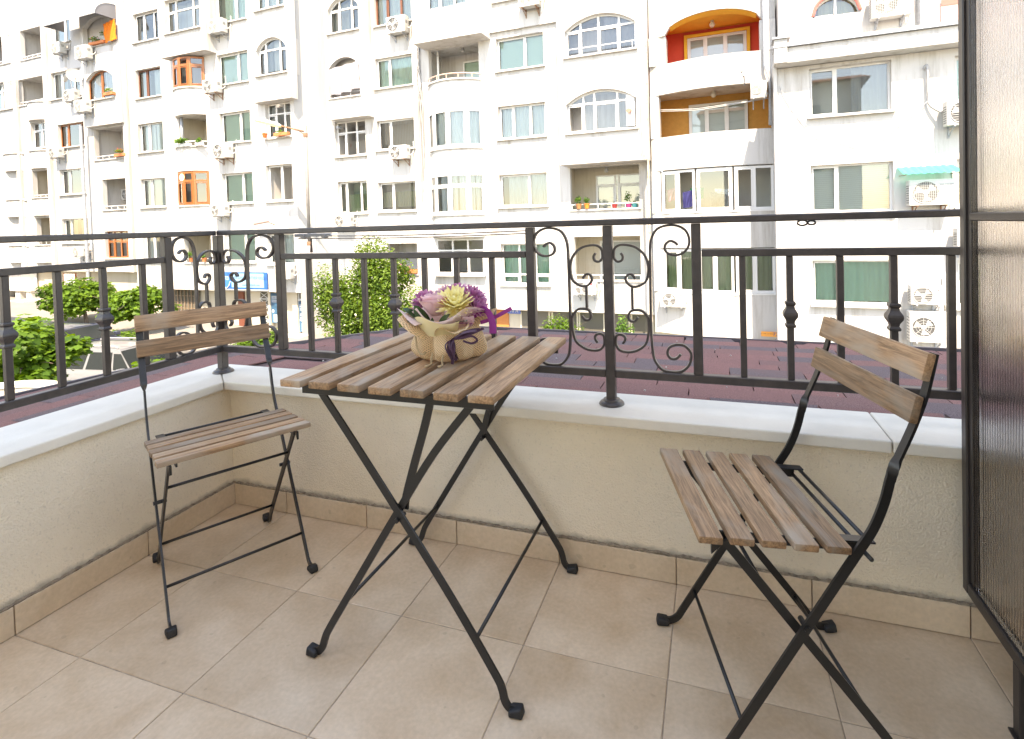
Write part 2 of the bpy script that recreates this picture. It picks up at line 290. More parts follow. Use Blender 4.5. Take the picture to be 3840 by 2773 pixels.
# parapet: rendered wall, L-shaped, with coping slabs and skirting tiles
ZC = .4865; CT = .032
pw = MB()
pw.prism([(WX, YN), (WX, WY), (XR, WY), (XR, .485), (-.14, .485), (-.14, YN)], -.2, ZC-CT)
par = part('parapet_wall', pw, PLASTER, None, at=(1.5, .4, 0)); tag(par, 'low beige rendered parapet with cream stone coping round the balcony', 'parapet')
def child(name, mb, mats, parent, **k): return part(name, mb, mats, parent, **k)
IN, OUT = .292, .503; LIN, LOUT = .112, -.158
xs = [LIN, 1.20, 2.28, 3.36, XR]
for i in range(4):
    a, b = xs[i]+.0012, xs[i+1]-.0012
    mb = MB().prism([(a, IN), (b, IN), (b, OUT), (LOUT+.001 if i == 0 else a, OUT)], ZC-CT, ZC)
    child('coping_slab', mb, COPING, par, bevel=.006, seg=3)
ys = [IN, -.62, -1.7, -2.85, YN]
for i in range(4):
    a, b = ys[i]-.0012, ys[i+1]+.0012
    mb = MB().prism([(LIN-.001, a), (LOUT, OUT-.002 if i == 0 else a), (LOUT, b), (LIN-.001, b)], ZC-CT, ZC)
    child('coping_slab', mb, COPING, par, bevel=.006, seg=3)
for i in range(0, 13):
    x0, x1 = max(i*T, WX+.009), min((i+1)*T, XR)
    if x1-x0 > .03: child('skirting_tile', MB().box(x0+.0015, x1-.0015, WY-.0085, WY+.002, .0015, .078+random.uniform(-.001, .001)), SKIRT, par, bevel=.001)
for j in range(-12, 1):
    y0, y1 = max(j*T, YN), min((j+1)*T, WY)
    if y1-y0 > .03: child('skirting_tile', MB().box(WX-.002, WX+.0085, y0+.0015, y1-.0015, .0015, .078+random.uniform(-.001, .001)), SKIRT, par, bevel=.001)
# uneven mortar bead where the render stops on the skirting
MORT = mat('crumbly mortar', (.27, .215, .155), .95, bump=.8, bscale=160, var=.4, vscale=60)
def bead(pts, n):
    P = [Vector(pts[0]).lerp(Vector(pts[1]), i/n) for i in range(n+1)]
    for p in P: p.z += random.uniform(-.0025, .0025)
    return MB().tube(P, .0052, 6, scale=[random.uniform(.6, 1.25) for _ in P])
child('mortar_bead', bead([(WX+.002, WY-.001, .0805), (XR, WY-.001, .0805)], 420), MORT, par, smooth='all')
child('mortar_bead', bead([(WX+.001, YN, .0805), (WX+.001, WY-.002, .0805)], 400), MORT, par, smooth='all')

# shingled lean-to roof outside the parapet
def zroof(x, y):
    zy = .458-.072*max(0, y-.50); zx = .452-.075*max(0, -.16-x); return min(zy, zx)
edge = [(-.16, -1.75), (-1.15, -1.75), (-1.02, -.6), (-.90, .14), (-.80, .50), (-.63, .72), (-.46, 1.02), (-.33, 1.34), (-.10, 1.99), (.10, 2.13), (1.0, 2.08), (1.95, 2.02), (3.1, 1.95), (5.2, 1.86), (5.2, .505), (-.16, .505)]
def inside(x, y):
    c = False; n = len(edge)
    for i in range(n):
        (xa, ya), (xb, yb) = edge[i], edge[(i+1) % n]
        if (ya > y) != (yb > y) and x < (xb-xa)*(y-ya)/(yb-ya)+xa: c = not c
    return c
bm = bmesh.new(); vs_ = [bm.verts.new((x, y, zroof(x, y)-.016)) for x, y in edge]; fc = bm.faces.new(vs_); bmesh.ops.triangulate(bm, faces=[fc])
g = bmesh.ops.extrude_face_region(bm, geom=bm.faces[:]); 
for v in g['geom']:
    if isinstance(v, bmesh.types.BMVert): v.co.z -= .05
bmesh.ops.recalc_face_normals(bm, faces=bm.faces)
me = bpy.data.meshes.new('canopy_roof'); bm.to_mesh(me); bm.free(); me.materials.append(mat('roof felt', (.09, .055, .05), .95))
canopy = link('canopy_roof', me); tag(canopy, 'shallow lean-to roof with red and grey bitumen shingles outside the parapet', 'roof'); CEN[canopy.name] = (0, 0, 0)
def clip_poly(P, keep):
    return P
import itertools
nsh = 0
EXP, TW = .125, .31
def shing(poly2, lift):
    """one shingle tab: thin wedge that follows the roof"""
    global nsh
    k = len(poly2); mb = MB()
    top = [(x, y, zroof(x, y)-.012+l_) for (x, y), l_ in zip(poly2, lift)]
    mb.add(top+[(x, y, z-.006) for x, y, z in top], [tuple(range(k)), tuple(range(k, 2*k))[::-1]]+[(i, k+i, k+(i+1) % k, (i+1) % k) for i in range(k)])
    child('shingle', mb, SHINGLE, canopy); nsh += 1
def poly_clip(subject):
    """clip a small quad to the roof outline (Sutherland-Hodgman against the nearby convex hull edges is enough: drop or shrink)"""
    if all(inside(x, y) for x, y in subject): return subject
    c = (sum(p[0] for p in subject)/4, sum(p[1] for p in subject)/4)
    if not inside(*c): return None
    out = []
    for p in subject:
        q = p; t = 1.
        while not inside(*q) and t > .02:
            t -= .04; q = (c[0]+(p[0]-c[0])*t, c[1]+(p[1]-c[1])*t)
        out.append(q)
    return out
row = 0; y = 2.15
while y > .52:
    off = (row*.137) % TW
    x = -1.2+off
    while x < 5.2:
        wv = TW*random.uniform(.85, 1.1); e = random.uniform(-.018, .018)
        if inside(x+wv/2, y-EXP/2) or inside(x+wv/2, y-.02):
            q = poly_clip([(x+.002, y+e), (x+.002, y-EXP-.03), (x+wv-.002, y-EXP-.03), (x+wv-.002, y+e)])
            if q and (q[0][0] > -.16 or q[0][1] > .9): shing(q, [.012+random.uniform(0, .003), .004, .004, .012+random.uniform(0, .003)])
        x += wv
    y -= EXP; row += 1
# the strip along the left parapet: courses turned to face the other street side
row = 0; x = -1.13
while x < -.17:
    y = -1.74+(row*.13) % TW
    while y < .95:
        wv = TW*random.uniform(.85, 1.1); e = random.uniform(-.01, .01)
        q = poly_clip([(x+e, y+.002), (x+e, y+wv-.002), (x+EXP+.03, y+wv-.002), (x+EXP+.03, y+.002)])
        if q and all(p[0] < -.159 for p in q): shing([q[0], q[3], q[2], q[1]], [.012, .004, .004, .012])
        elif q: 
            q = [(min(p[0], -.16), p[1]) for p in q]; shing([q[0], q[3], q[2], q[1]], [.012, .004, .004, .012])
        y += wv
    x += EXP; row += 1
# metal drip edge along the rim
mb = MB(); mb.sweep([(x, y, zroof(x, y)-.02) for x, y in edge[1:14]], [(-.008, -.03), (.008, -.03), (.008, .028), (-.008, .028)]); child('drip_edge', mb, mat('purple grey drip metal', (.10, .085, .095), .5), canopy)
# small litter on the shingles
for k in range(16):
    for _ in range(20):
        x, y = random.uniform(-.9, 2.9), random.uniform(.55, 1.95)
        if inside(x, y): break
    c = random.random(); rr = random.uniform(.003, .007)
    mb = MB().lathe([(.0, 0), (rr, .001), (rr*.8, .005), (0, .006)], (0, 0, 0), 6); mb.tri(Matrix.Translation((x, y, zroof(x, y)+.003)) @ Matrix.Rotation(random.random()*6, 4, 'Z') @ Matrix.Diagonal((1, .6, 1, 1)))
    o = part('fallen_petal', mb, mat('fallen petals', (.40, .36, .32), .8, objvar=.3), None); tag(o, 'tiny pale petal lying on the red shingle roof', 'petal', 'petals on the shingles')

# own building, unseen: rear wall and tiled roof placed for shade and sky light
OWN = root('apartment_building', 'plain apartment block that carries the tiled balcony, unseen, set back for sky light', 'building', (1, -6, 0))
CEN[OWN.name] = (1, -6, 0)
OWNW = mat('beige house render', (.78, .74, .66), .9, var=.04, vscale=3)
w_ = MB(); w_.box(-.9, 9, -11, YN-.02, -4.8, 9.4); part('wall', w_, OWNW, OWN)
part('balcony_slab', MB().box(-.14, 5.2, YN-.02, .47, -.42, -.21), OWNW, OWN)
rf = MB(); rf.add([(-1.2, -11.5, 9.4), (9.5, -11.5, 9.4), (9.5, -3.8, 9.4), (-1.2, -3.8, 9.4), (-1.2, -7.6, 10.4), (9.5, -7.6, 10.4)], [(0, 1, 5, 4), (2, 3, 4, 5), (1, 2, 5), (3, 0, 4), (3, 2, 1, 0)]); part('roof', rf, mat('red clay roof', (.30, .12, .07), .85, var=.3, vscale=9), OWN)
for zf in (2.9, 5.7):
    for xw in (.6, 5.2): part('window', MB().box(xw, xw+1.6, YN-.05, YN, zf+.9, zf+2.3), mat('dark window', (.06, .07, .08), .15), OWN)
NB = root('apartment_building', 'tall beige apartment block down the street whose shadow lies on the paving', 'building', (-34, -2, -4)); CEN[NB.name] = (-34, -2, -4)
part('wall', MB().box(-48, -24.5, -9, 4.2, -4.5, 13.5), OWNW, NB)
rf = MB(); rf.add([(-48.5, -9.5, 13.5), (-24, -9.5, 13.5), (-24, 4.7, 13.5), (-48.5, 4.7, 13.5), (-48.5, -2.4, 16), (-24, -2.4, 16)], [(0, 1, 5, 4), (2, 3, 4, 5), (1, 2, 5), (3, 0, 4), (3, 2, 1, 0)]); part('roof', rf, MATS['red clay roof'], NB)
for zf in (-1, 1.8, 4.6, 7.4, 10.2):
    for k in range(7): part('window', MB().box(-46.5+k*3.1, -45.1+k*3.1, 4.18, 4.24, zf+.9, zf+2.3), MATS['dark window'], NB)

# ================================================================ GROUND
def gz(x, y=0):
    if x < -17: return -3.85+min(1.35, (-17-x)*.055)
    return max(-4.75, -3.85-.035*(x+17))
gx = [-260, -120, -70, -45, -41.5, -38, -34, -30, -26, -22, -19, -17, -14, -10, -5, 0, 5, 10, 20, 40, 120]
gy = [-120, -40, -10, 0, 4, 8, 12, 16, 20, 26, 60, 160]
mb = MB(); mb.add([(x, y, gz(x)-.02) for x in gx for y in gy], [(i*len(gy)+j, (i+1)*len(gy)+j, (i+1)*len(gy)+j+1, i*len(gy)+j+1) for i in range(len(gx)-1) for j in range(len(gy)-1)])
struct('ground', mb, mat('dusty asphalt', (.11, .105, .098), .95, var=.15, vscale=.7, bump=.2, bscale=30), at=(0, 0, 0))
def strip(name, y0, y1, dz, th, m_, x0=-60, x1=16):
    mb = MB(); xs_ = [x for x in gx if x0 < x < x1]; xs_ = [x0]+xs_+[x1]
    vs = []
    for x in xs_: vs += [(x, y0, gz(x)+dz-th), (x, y1, gz(x)+dz-th), (x, y1, gz(x)+dz), (x, y0, gz(x)+dz)]
    n = len(xs_); fs = [(i*4+j, (i+1)*4+j, (i+1)*4+(j+1) % 4, i*4+(j+1) % 4) for i in range(n-1) for j in range(4)]+[(0, 1, 2, 3), tuple((n-1)*4+j for j in (3, 2, 1, 0))]
    return struct(name, mb.add(vs, fs), m_, at=(0, 0, 0))
strip('pavement', 14.9, 21, .12, .3, mat('pale concrete paving', (.20, .187, .168), .9, var=.12, vscale=1.2, bump=.15, bscale=40))
strip('kerb', 14.72, 14.89, .13, .3, mat('kerb stone', (.26, .25, .23), .9, var=.12, vscale=3))
strip('pavement', 2.6, 8.0, .12, .3, MATS['pale concrete paving'], -60, 12)
strip('kerb', 8.01, 8.16, .13, .3, MATS['kerb stone'], -60, 12)
# stone setts with grass in the joints on the road to the left
PV = struct('paving', MB().box(-36, -23.5, 12.4, 14.7, gz(-36)-1.6, gz(-36)-1.5), mat('joint soil', (.10, .10, .06), .95), at=(-30, 13.5, gz(-30)))
sett = mat('grey paving stone', (.17, .17, .172), .85, objvar=.14, var=.1, vscale=3, bump=.2, bscale=25)
y = 12.4; rw = 0
while y < 14.6:
    x = -36+(rw % 2)*.35
    while x < -23.4:
        wv = random.uniform(.6, .8); ang = math.atan2(gz(x+.3)-gz(x), .3)
        me_ = MB().box(-wv/2+.02, wv/2-.02, -.2, .2, -.1, .02).mesh('paving_stone', sett, bevel=.01)
        o = link('paving_stone', me_, PV, (x+wv/2+30, y+.22-13.5, gz(x+wv/2)-gz(-30)+random.uniform(0, .008))); o.rotation_euler = (0, -ang, random.uniform(-.01, .01)); x += wv
    y += .44; rw += 1
# ================================================================ THE STREET OPPOSITE
# facade frame: u runs along the street, d is the distance from us, z up; turned 2.5 degrees
FA = R_(-2.5); FM = Matrix.Rotation(FA, 4, 'Z')
class Bld:
    def __init__(s, label, u, d, z, name='apartment_building', cat='building'):
        s.c = (u, d, z); p = FM @ Vector(s.c); s.root = root(name, label, cat, p, FA); CEN[s.root.name] = s.c
    def part(s, name, mb, m_, parent=None, **k): return part(name, mb, m_, parent or s.root, **k)
def arc_z(a, b, spring, rise, x):
    """height of a circular segment arch over [a,b]"""
    if rise <= 0: return spring
    h = (b-a)/2; Rr = (h*h+rise*rise)/(2*rise); c = (a+b)/2; return spring+rise-Rr+math.sqrt(max(0, Rr*Rr-(x-c)**2))
def sheet(mb, u0, u1, z0, z1, D, ops, dep=.235, jamb=None):
    """front wall sheet at distance D with real openings (a,b,zb,zspring,rise) and reveals"""
    us = sorted({u0, u1, *[o[0] for o in ops], *[o[1] for o in ops]}); us = [x for x in us if u0-1e-6 <= x <= u1+1e-6]
    zs = sorted({z0, z1, *[o[2] for o in ops], *[o[3]+o[4] for o in ops]}); zs = [x for x in zs if z0-1e-6 <= x <= z1+1e-6]
    for i in range(len(us)-1):
        for j in range(len(zs)-1):
            cu, cz = (us[i]+us[i+1])/2, (zs[j]+zs[j+1])/2
            if any(o[0] < cu < o[1] and o[2] < cz < o[3]+o[4] for o in ops): continue
            mb.add([(us[i], D, zs[j]), (us[i+1], D, zs[j]), (us[i+1], D, zs[j+1]), (us[i], D, zs[j+1])], [(0, 1, 2, 3)])
    for a, b, zb, zs_, rise in ops:
        dd = dep
        mb.add([(a, D, zb), (b, D, zb), (b, D+dd, zb), (a, D+dd, zb)], [(0, 1, 2, 3)])
        mb.add([(a, D, zb), (a, D+dd, zb), (a, D+dd, zs_), (a, D, zs_)], [(0, 1, 2, 3)])
        mb.add([(b, D, zb), (b, D, zs_), (b, D+dd, zs_), (b, D+dd, zb)], [(0, 1, 2, 3)])
        n = 14 if rise > 0 else 1
        P = [(a+(b-a)*k/n, arc_z(a, b, zs_, rise, a+(b-a)*k/n)) for k in range(n+1)]
        for k in range(n):
            (xa, za), (xb, zb_) = P[k], P[k+1]
            mb.add([(xa, D, za), (xa, D+dd, za), (xb, D+dd, zb_), (xb, D, zb_)], [(0, 1, 2, 3)])
            if rise > 0:
                t = zs_+rise
                mb.add([(xa, D, za), (xb, D, zb_), (xb, D, t), (xa, D, t)], [(0, 1, 2, 3)])
def room(mb, a, b, z0, z1, D, depth=1.0, mi=1):
    mb.cur = mi
    mb.add([(a, D, z0), (b, D, z0), (b, D, z1), (a, D, z1), (a, D+depth, z0), (b, D+depth, z0), (b, D+depth, z1), (a, D+depth, z1)], [(4, 5, 6, 7), (0, 4, 7, 3), (1, 2, 6, 5), (0, 1, 5, 4), (3, 7, 6, 2)]); mb.cur = 0
FRM = {'w': PVC, 'o': BROWNW, 'd': DARKW}
CUR = {'sheer': SHEER, 'blind': BLIND, 'lace': LACE, 'green': GREENC, 'beige': BEIGEC, 'brown': BROWNC, 'grey': GREYC}
def window(B, p, q, z0, z1, cols=(0, .5, 1), rise=0, trans=None, fr='w', cur='sheer', glass_=None, sill=SILL, sill_out=.10, fw=.055, ctop=1.0, cbot=0., open_=()):
    """window standing on the plan segment p->q: frame, one pane per light, sill and curtain. z1 = top (spring if arched)."""
    px, py = p; qx, qy = q; L = math.hypot(qx-px, qy-py); tx, ty = (qx-px)/L, (qy-py)/L; nx, ny = ty, -tx     # normal towards us
    def W(a, o, z): return (px+tx*a+nx*o, py+ty*a+ny*o, z)
    def bx(mb, a0, a1, b0, b1, o0, o1):
        mb.add([W(a, o, z) for a in (a0, a1) for o in (o0, o1) for z in (b0, b1)], [(0, 1, 3, 2), (4, 6, 7, 5), (0, 4, 5, 1), (2, 3, 7, 6), (0, 2, 6, 4), (1, 5, 7, 3)])
    top = lambda a: arc_z(0, L, z1, rise, a)
    f = MB(); g0, g1 = -.03, .03
    bx(f, 0, L, z0, z0+fw, g0, g1); bx(f, 0, fw, z0+fw, z1, g0, g1); bx(f, L-fw, L, z0+fw, z1, g0, g1)
    if rise <= 0: bx(f, fw, L-fw, z1-fw, z1, g0, g1)
    else:
        n = 14
        for k in range(n):
            a, b = L*k/n, L*(k+1)/n
            f.add([W(x, o, top(x)-d) for x in (a, b) for o in (g0, g1) for d in (fw*1.2, 0)], [(0, 1, 3, 2), (4, 6, 7, 5), (0, 4, 5, 1), (2, 3, 7, 6), (0, 2, 6, 4), (1, 5, 7, 3)])
    tz = None if trans is None else z0+(z1+(rise if rise > 0 else 0)-z0)*trans
    if rise > 0 and trans is None: tz = z1
    xs_ = [c*L for c in cols]
    for c in xs_[1:-1]: bx(f, c-fw*.7, c+fw*.7, z0+fw, top(c)-fw, g0-.004, g1+.004)
    if tz:
        bx(f, fw, L-fw, tz-fw*.6, tz+fw*.6, g0-.006, g1+.006)
    # opening sashes: an extra inner frame per light
    for i in range(len(xs_)-1):
        a, b = xs_[i]+fw*.75, xs_[i+1]-fw*.75
        if i == 0: a = fw
        if i == len(xs_)-2: b = L-fw
        if i % 2 == 0 and b-a > .25:
            zt = (tz or z1)-fw; s_ = .035
            bx(f, a, a+s_, z0+fw, zt, g1, g1+.018); bx(f, b-s_, b, z0+fw, zt, g1, g1+.018); bx(f, a+s_, b-s_, z0+fw, z0+fw+s_, g1, g1+.018); bx(f, a+s_, b-s_, zt-s_, zt, g1, g1+.018)
    win = B.part('window', f, FRM[fr])
    G = glass_ or GLASS
    for i in range(len(xs_)-1):
        a, b = xs_[i]+.01, xs_[i+1]-.01
        segs = [(z0+.01, tz, False), (tz, None, True)] if tz else [(z0+.01, None, True)]
        for lo, hi, arched in segs:
            if i in open_ and not (tz and arched): continue
            mb = MB(); n = 8 if (arched and rise > 0) else 1
            topl = [(a+(b-a)*k/n, (top(a+(b-a)*k/n)-.01 if hi is None else hi)) for k in range(n+1)]
            if max(z for _, z in topl)-lo < .05: continue
            topl = [(x, max(z, lo+.002)) for x, z in topl]
            P = [(a, lo), (b, lo)]+topl[::-1]; mb.add([W(x, 0, z) for x, z in P], [tuple(range(len(P)))])
            B.part('pane', mb, G, win)
    if sill:
        mb = MB(); bx(mb, -.07, L+.07, z0-.07, z0-.005, -.02, .21+sill_out); B.part('sill', mb, sill, win, bevel=.006)
    if cur:
        ct = z0+(z1+max(rise, 0)*.8-z0)*ctop; cb = z0+.06+(z1-z0)*cbot; mb = MB()
        if cur == 'blind':
            n = max(6, int((ct-cb)/.055))
            for k in range(n):
                za = cb+(ct-cb)*k/n; mb.add([W(fw, -.11, za), W(L-fw, -.11, za), W(L-fw, -.085, za+(ct-cb)/n*.92), W(fw, -.085, za+(ct-cb)/n*.92)], [(0, 1, 2, 3)])
        elif cur == 'brown':
            n = int(L/.09)
            for k in range(n):
                a = fw+(L-2*fw)*k/n; mb.add([W(a, -.13, cb), W(a+.05, -.09, cb), W(a+.05, -.09, ct), W(a, -.13, ct)], [(0, 1, 2, 3)])
        else:
            spans = random.choice(([(0., 1.)], [(0., 1.)], [(0, .46), (.54, 1)], [(0, .36), (.5, 1)], [(.12, 1)])) if cur not in ('grey',) else random.choice(([(0, .38), (.66, 1)], [(0, .25), (.8, 1)], [(.55, 1)]))
            for s0, s1 in spans:
                n = max(10, int(L*(s1-s0)/.035)); ph = random.random()*6
                vs = []
                for k in range(n+1):
                    a = fw+(L-2*fw)*(s0+(s1-s0)*k/n); o = -.13+.028*math.sin(k*1.15+ph)+.012*math.sin(k*.47+ph*2)
                    sw = .05*math.sin(k*.21+ph) if cur in ('green', 'lace') else 0
                    vs += [W(a, o, cb), W(a, o*.9, ct+sw)]
                mb.add(vs, [(2*k, 2*k+2, 2*k+3, 2*k+1) for k in range(n)])
        o = B.part('curtain', mb, CUR[cur], win, smooth='all' if cur not in ('blind', 'brown') else False)
    return win
def win(B, wl, u0, u1, z0, z1, D, rec=.2, rise=0, roomd=.9, **k):
    """flat-facade window: records the opening in wl, builds the window set back by rec"""
    wl.append((u0, u1, z0, z1, rise)); ROOMS.append((u0, u1, z0, z1+max(rise, 0), D+rec+.02, roomd))
    return window(B, (u0, D+rec), (u1, D+rec), z0, z1, rise=rise, **k)
ROOMS = []
def loggia(B, wl, u0, u1, z0, z1, D, rise=0, depth=1.25, paint=None, back=None, rail=True, railm=None, apron=True):
    """open loggia: room shell, optional back window/door, a low railing on the parapet"""
    wl.append((u0, u1, z0, z1, rise)); zt = z1+max(rise, 0)
    mb = MB(); a, b = u0-.25, u1+.25; z_ = z0-.75; d0, d1 = D+.24, D+.24+depth
    mb.add([(a, d0, z_), (b, d0, z_), (b, d0, zt+.12), (a, d0, zt+.12), (a, d1, z_), (b, d1, z_), (b, d1, zt+.12), (a, d1, zt+.12)], [(4, 5, 6, 7), (0, 4, 7, 3), (1, 2, 6, 5), (0, 1, 5, 4)])
    mb.cur = 1; mb.add([(a, d0, zt+.12), (b, d0, zt+.12), (b, d1, zt+.12), (a, d1, zt+.12)], [(0, 3, 2, 1)]); mb.cur = 0
    B.part('loggia', mb, paint or [WHITE, WHITE])
    if back:
        bu0, bu1, kw = back; window(B, (bu0, d1-.05), (bu1, d1-.05), z_+.15, zt-.22, sill=None, **kw)
        m2 = MB(); m2.box(bu0, bu1, d1-.012, d1-.004, z_+.15, zt-.22); B.part('dark_doorway', m2, ROOM)
    if rail:
        mb = MB(); mb.box(u0, u1, D+.05, D+.09, z0+.17, z0+.205)
        n = max(2, int((u1-u0)/.5))
        for k in range(n+1): x = u0+.03+(u1-u0-.06)*k/n; mb.box(x-.012, x+.012, D+.058, D+.082, z0, z0+.17)
        B.part('loggia_rail', mb, railm or PVC)
        B.part('sill', MB().box(u0-.06, u1+.06, D-.07, D+.12, z0-.07, z0-.004), WHITE, bevel=.008)
def flush_rooms(mb):
    for a, b, z0, z1, D, dp in ROOMS: room(mb, a, b, z0, z1, D, dp)
    ROOMS.clear()
def boxvol(mb, u0, u1, z0, z1, D, Db, ops, under=True):
    """projecting box: front sheet, two flanks and the soffit"""
    sheet(mb, u0, u1, z0, z1, D, ops)
    for x in (u0, u1): mb.add([(x, D, z0), (x, Db, z0), (x, Db, z1), (x, D, z1)], [(0, 1, 2, 3)])
    mb.add([(u0, D, z0), (u1, D, z0), (u1, Db, z0), (u0, Db, z0)], [(0, 1, 2, 3)])
def apron(B, poly, z0, z1, cap=True, m_=None):
    """curved balcony front / bay apron following a plan polyline"""
    mb = MB(); n = len(poly)
    mb.add([(x, y, z0) for x, y in poly]+[(x, y, z1) for x, y in poly], [tuple(range(n))[::-1], tuple(range(n, 2*n))]+[(i, i+1, n+i+1, n+i) for i in range(n-1)])
    o = B.part('bay_apron', mb, m_ or WHITE, smooth=30)
    if cap:
        c = MB(); cx = sum(p[0] for p in poly)/n
        P = [(x+(x-cx)*.02, y-.06) for x, y in poly]
        c.add([(x, y, z1-.005) for x, y in P]+[(x, y, z1+.06) for x, y in P], [tuple(range(n))[::-1], tuple(range(n, 2*n))]+[(i, i+1, n+i+1, n+i) for i in range(n-1)]); B.part('bay_cap', c, WHITE, smooth=30)
def arcplan(u0, u1, Dw, bulge, n=10, skew=0.):
    return [(u0+(u1-u0)*k/n, Dw-bulge*math.sin(math.pi*(k/n))**.7*(1+skew*(k/n-.5))) for k in range(n+1)]

# ---------------------------------------------------------------- centre block
B = Bld('white apartment block with curved white bay windows behind the flowering shrub', -9, 18.8, -4)
c = 18.8; wm = []; wall = MB()
win(B, wm, -15.59, -13.86, 4.40, 6.02, c, cols=(0, .3, .65, 1), trans=.68, cur=None, glass_=GLASSD, roomd=1.2, open_=(0,))
win(B, wm, -15.55, -13.88, 1.74, 3.22, c, cols=(0, .25, .73, 1), cur='beige', ctop=.6, glass_=GLASSG, sill=PVC)
win(B, wm, -13.15, -11.2, 10.06, 11.45, c, cols=(0, .33, .68, 1), fr='d', cur='sheer')
win(B, wm, -13.2, -11.25, 7.28, 8.62, c, cols=(0, .36, 1), cur='sheer', glass_=GLASSG)
win(B, wm, -13.23, -11.25, 4.52, 5.84, c, cols=(0, .34, 1), cur='brown')
win(B, wm, -13.26, -11.28, 1.76, 3.06, c, cols=(0, .37, 1), cur='beige', ctop=.68, cbot=.1, sill=PVC)
win(B, wm, -7.2, -6.12, 10.06, 11.4, c-.12, cols=(0, .5, 1), cur='lace')
win(B, wm, -7.2, -5.14, 7.30, 8.62, c, cols=(0, .6, 1), cur='blind', glass_=GLASSG)
win(B, wm, -7.19, -5.13, 4.52, 5.86, c, cols=(0, .31, .66, 1), cur='sheer')
win(B, wm, -7.23, -5.14, 1.74, 3.06, c, cols=(0, .62, 1), cur='lace')
win(B, wm, -7.25, -5.13, -1.45, .22, c, cols=(0, .36, .7, 1), trans=.24, cur='green', glass_=GLASSG, sill=PVC)
win(B, wm, -10.3, -8.0, -1.05, .45, c, cols=(0, .34, .66, 1), trans=.68, cur=None, sill=PVC, rec=.05, glass_=GLASSD, roomd=1.4)
top4 = [o for o in wm if o[2] == 10.06 and o[0] == -7.2][0]; wm.remove(top4)
loggia(B, wm, -12.9, -11.3, -1.05, .30, c, depth=1.0, railm=BROWNW)
loggia(B, wm, -10.4, -8.0, 7.1, 8.62, c, back=(-9.5, -8.1, dict(cols=(0, .7, 1), cur='green', glass_=GLASSG)), rail=False)
loggia(B, wm, -4.17, -1.48, 1.53, 3.15, c, back=(-3.5, -1.6, dict(cols=(0, .42, .5, 1), trans=.8, cur='beige')), paint=[CREAM, WHITE])
loggia(B, wm, -4.08, -1.49, -1.22, .46, c, back=(-3.4, -1.6, dict(cols=(0, .3, 1), cur='grey')), paint=[CREAM, WHITE])
for z in (4.28, 1.52): wm.append((-10.1, -8.05, z, z+1.6, 0)); room(wall, -10.1, -8.05, z, z+1.6, c+.235, 1.0)
sheet(wall, -16.0, -4.6, -2.5, 14.5, c, [o for o in wm if o[1] < -4.5]); sheet(wall, -4.6, -.98, -2.5, 14.5, c, [o for o in wm if o[0] > -4.5])
# projecting boxes
o1 = []; win(B, o1, -15.33, -13.62, 9.9, 10.95, 18.3, rise=.5, cols=(0, .32, .72, 1), cur='grey', sill=WHITE)
loggia(B, o1, -15.39, -13.66, 7.0, 8.30, 18.3, rise=.46, depth=.9, railm=METALG, paint=[GREYW, WHITE])
boxvol(wall, -15.46, -13.32, 6.03, 14.5, 18.3, c, o1)
o2 = []; win(B, o2, -9.9, -8.05, 9.92, 11.3, 17.9, cols=(0, .33, .67, 1), cur='sheer', sill=None); boxvol(wall, -10.57, -7.42, 8.64, 14.5, 17.9, c, o2)
boxvol(wall, -7.42, -4.5, 8.87, 14.5, c-.12, c, [top4])
o3 = []
win(B, o3, -3.97, -1.35, 7.17, 8.13, 17.9, rise=.47, cols=(0, .22, .48, .77, 1), cur='grey', sill=WHITE, glass_=GLASSD)
win(B, o3, -3.98, -1.37, 4.36, 5.42, 17.9, rise=.45, cols=(0, .24, .40, .73, 1), cur=None, sill=WHITE, glass_=GLASSD, roomd=1.3, open_=(0,))
boxvol(wall, -4.28, -1.0, 3.2, 14.5, 17.9, c, o3)
for x in (-3.9, -1.5): pass
flush_rooms(wall)
wall.add([(-16, c, 14.5), (-.98, c, 14.5), (-.98, c+8, 14.5), (-16, c+8, 14.5)], [(0, 1, 2, 3)])
wall.add([(-16.0, c, -2.5), (-.98, c, -2.5), (-.98, c+.6, -2.5), (-16, c+.6, -2.5)], [(0, 3, 2, 1)])
B.part('wall', wall, [WHITE, ROOM])
B.part('guard_rail', MB().box(-3.97, -1.35, 17.80, 17.83, 7.40, 7.43).box(-3.9, -3.88, 17.8, 17.83, 7.2, 7.4).box(-2.66, -2.64, 17.8, 17.83, 7.2, 7.4).box(-1.45, -1.43, 17.8, 17.83, 7.2, 7.4), PVC)
# curved bay over three storeys
bay = arcplan(-10.45, -7.92, c-.01, .62, 10)
apron(B, bay, 5.88, 7.05); apron(B, bay, 3.20, 4.22); apron(B, bay, .55, 1.46, cap=True)
rl = MB(); rl.tube([(x, y-.02, 7.30) for x, y in bay], .022, 6)
for k in (1, 3, 5, 7, 9): x, y = bay[k]; rl.box(x-.012, x+.012, y-.03, y-.006, 7.1, 7.29)
B.part('balcony_rail', rl, mat('faded pink rail', (.62, .40, .33), .6))
for z0, z1, cu, tr in ((4.29, 5.86, 'sheer', None), (1.53, 3.18, 'lace', .72)):
    fac = [bay[0], bay[2], bay[5], bay[8], bay[10]]
    for k in range(4): window(B, fac[k], fac[k+1], z0, z1, cols=(0, 1), trans=tr, cur=cu, sill=None, fw=.075)
    B.part('bay_floor', MB().prism([(x, y) for x, y in bay], z1+.001, z1+.02), WHITE)
B.part('rain_pipe', MB().tube([(-10.15, c+.35, 7.0), (-10.15, c+.35, 8.7)], .05, 8), PVC, smooth='all')
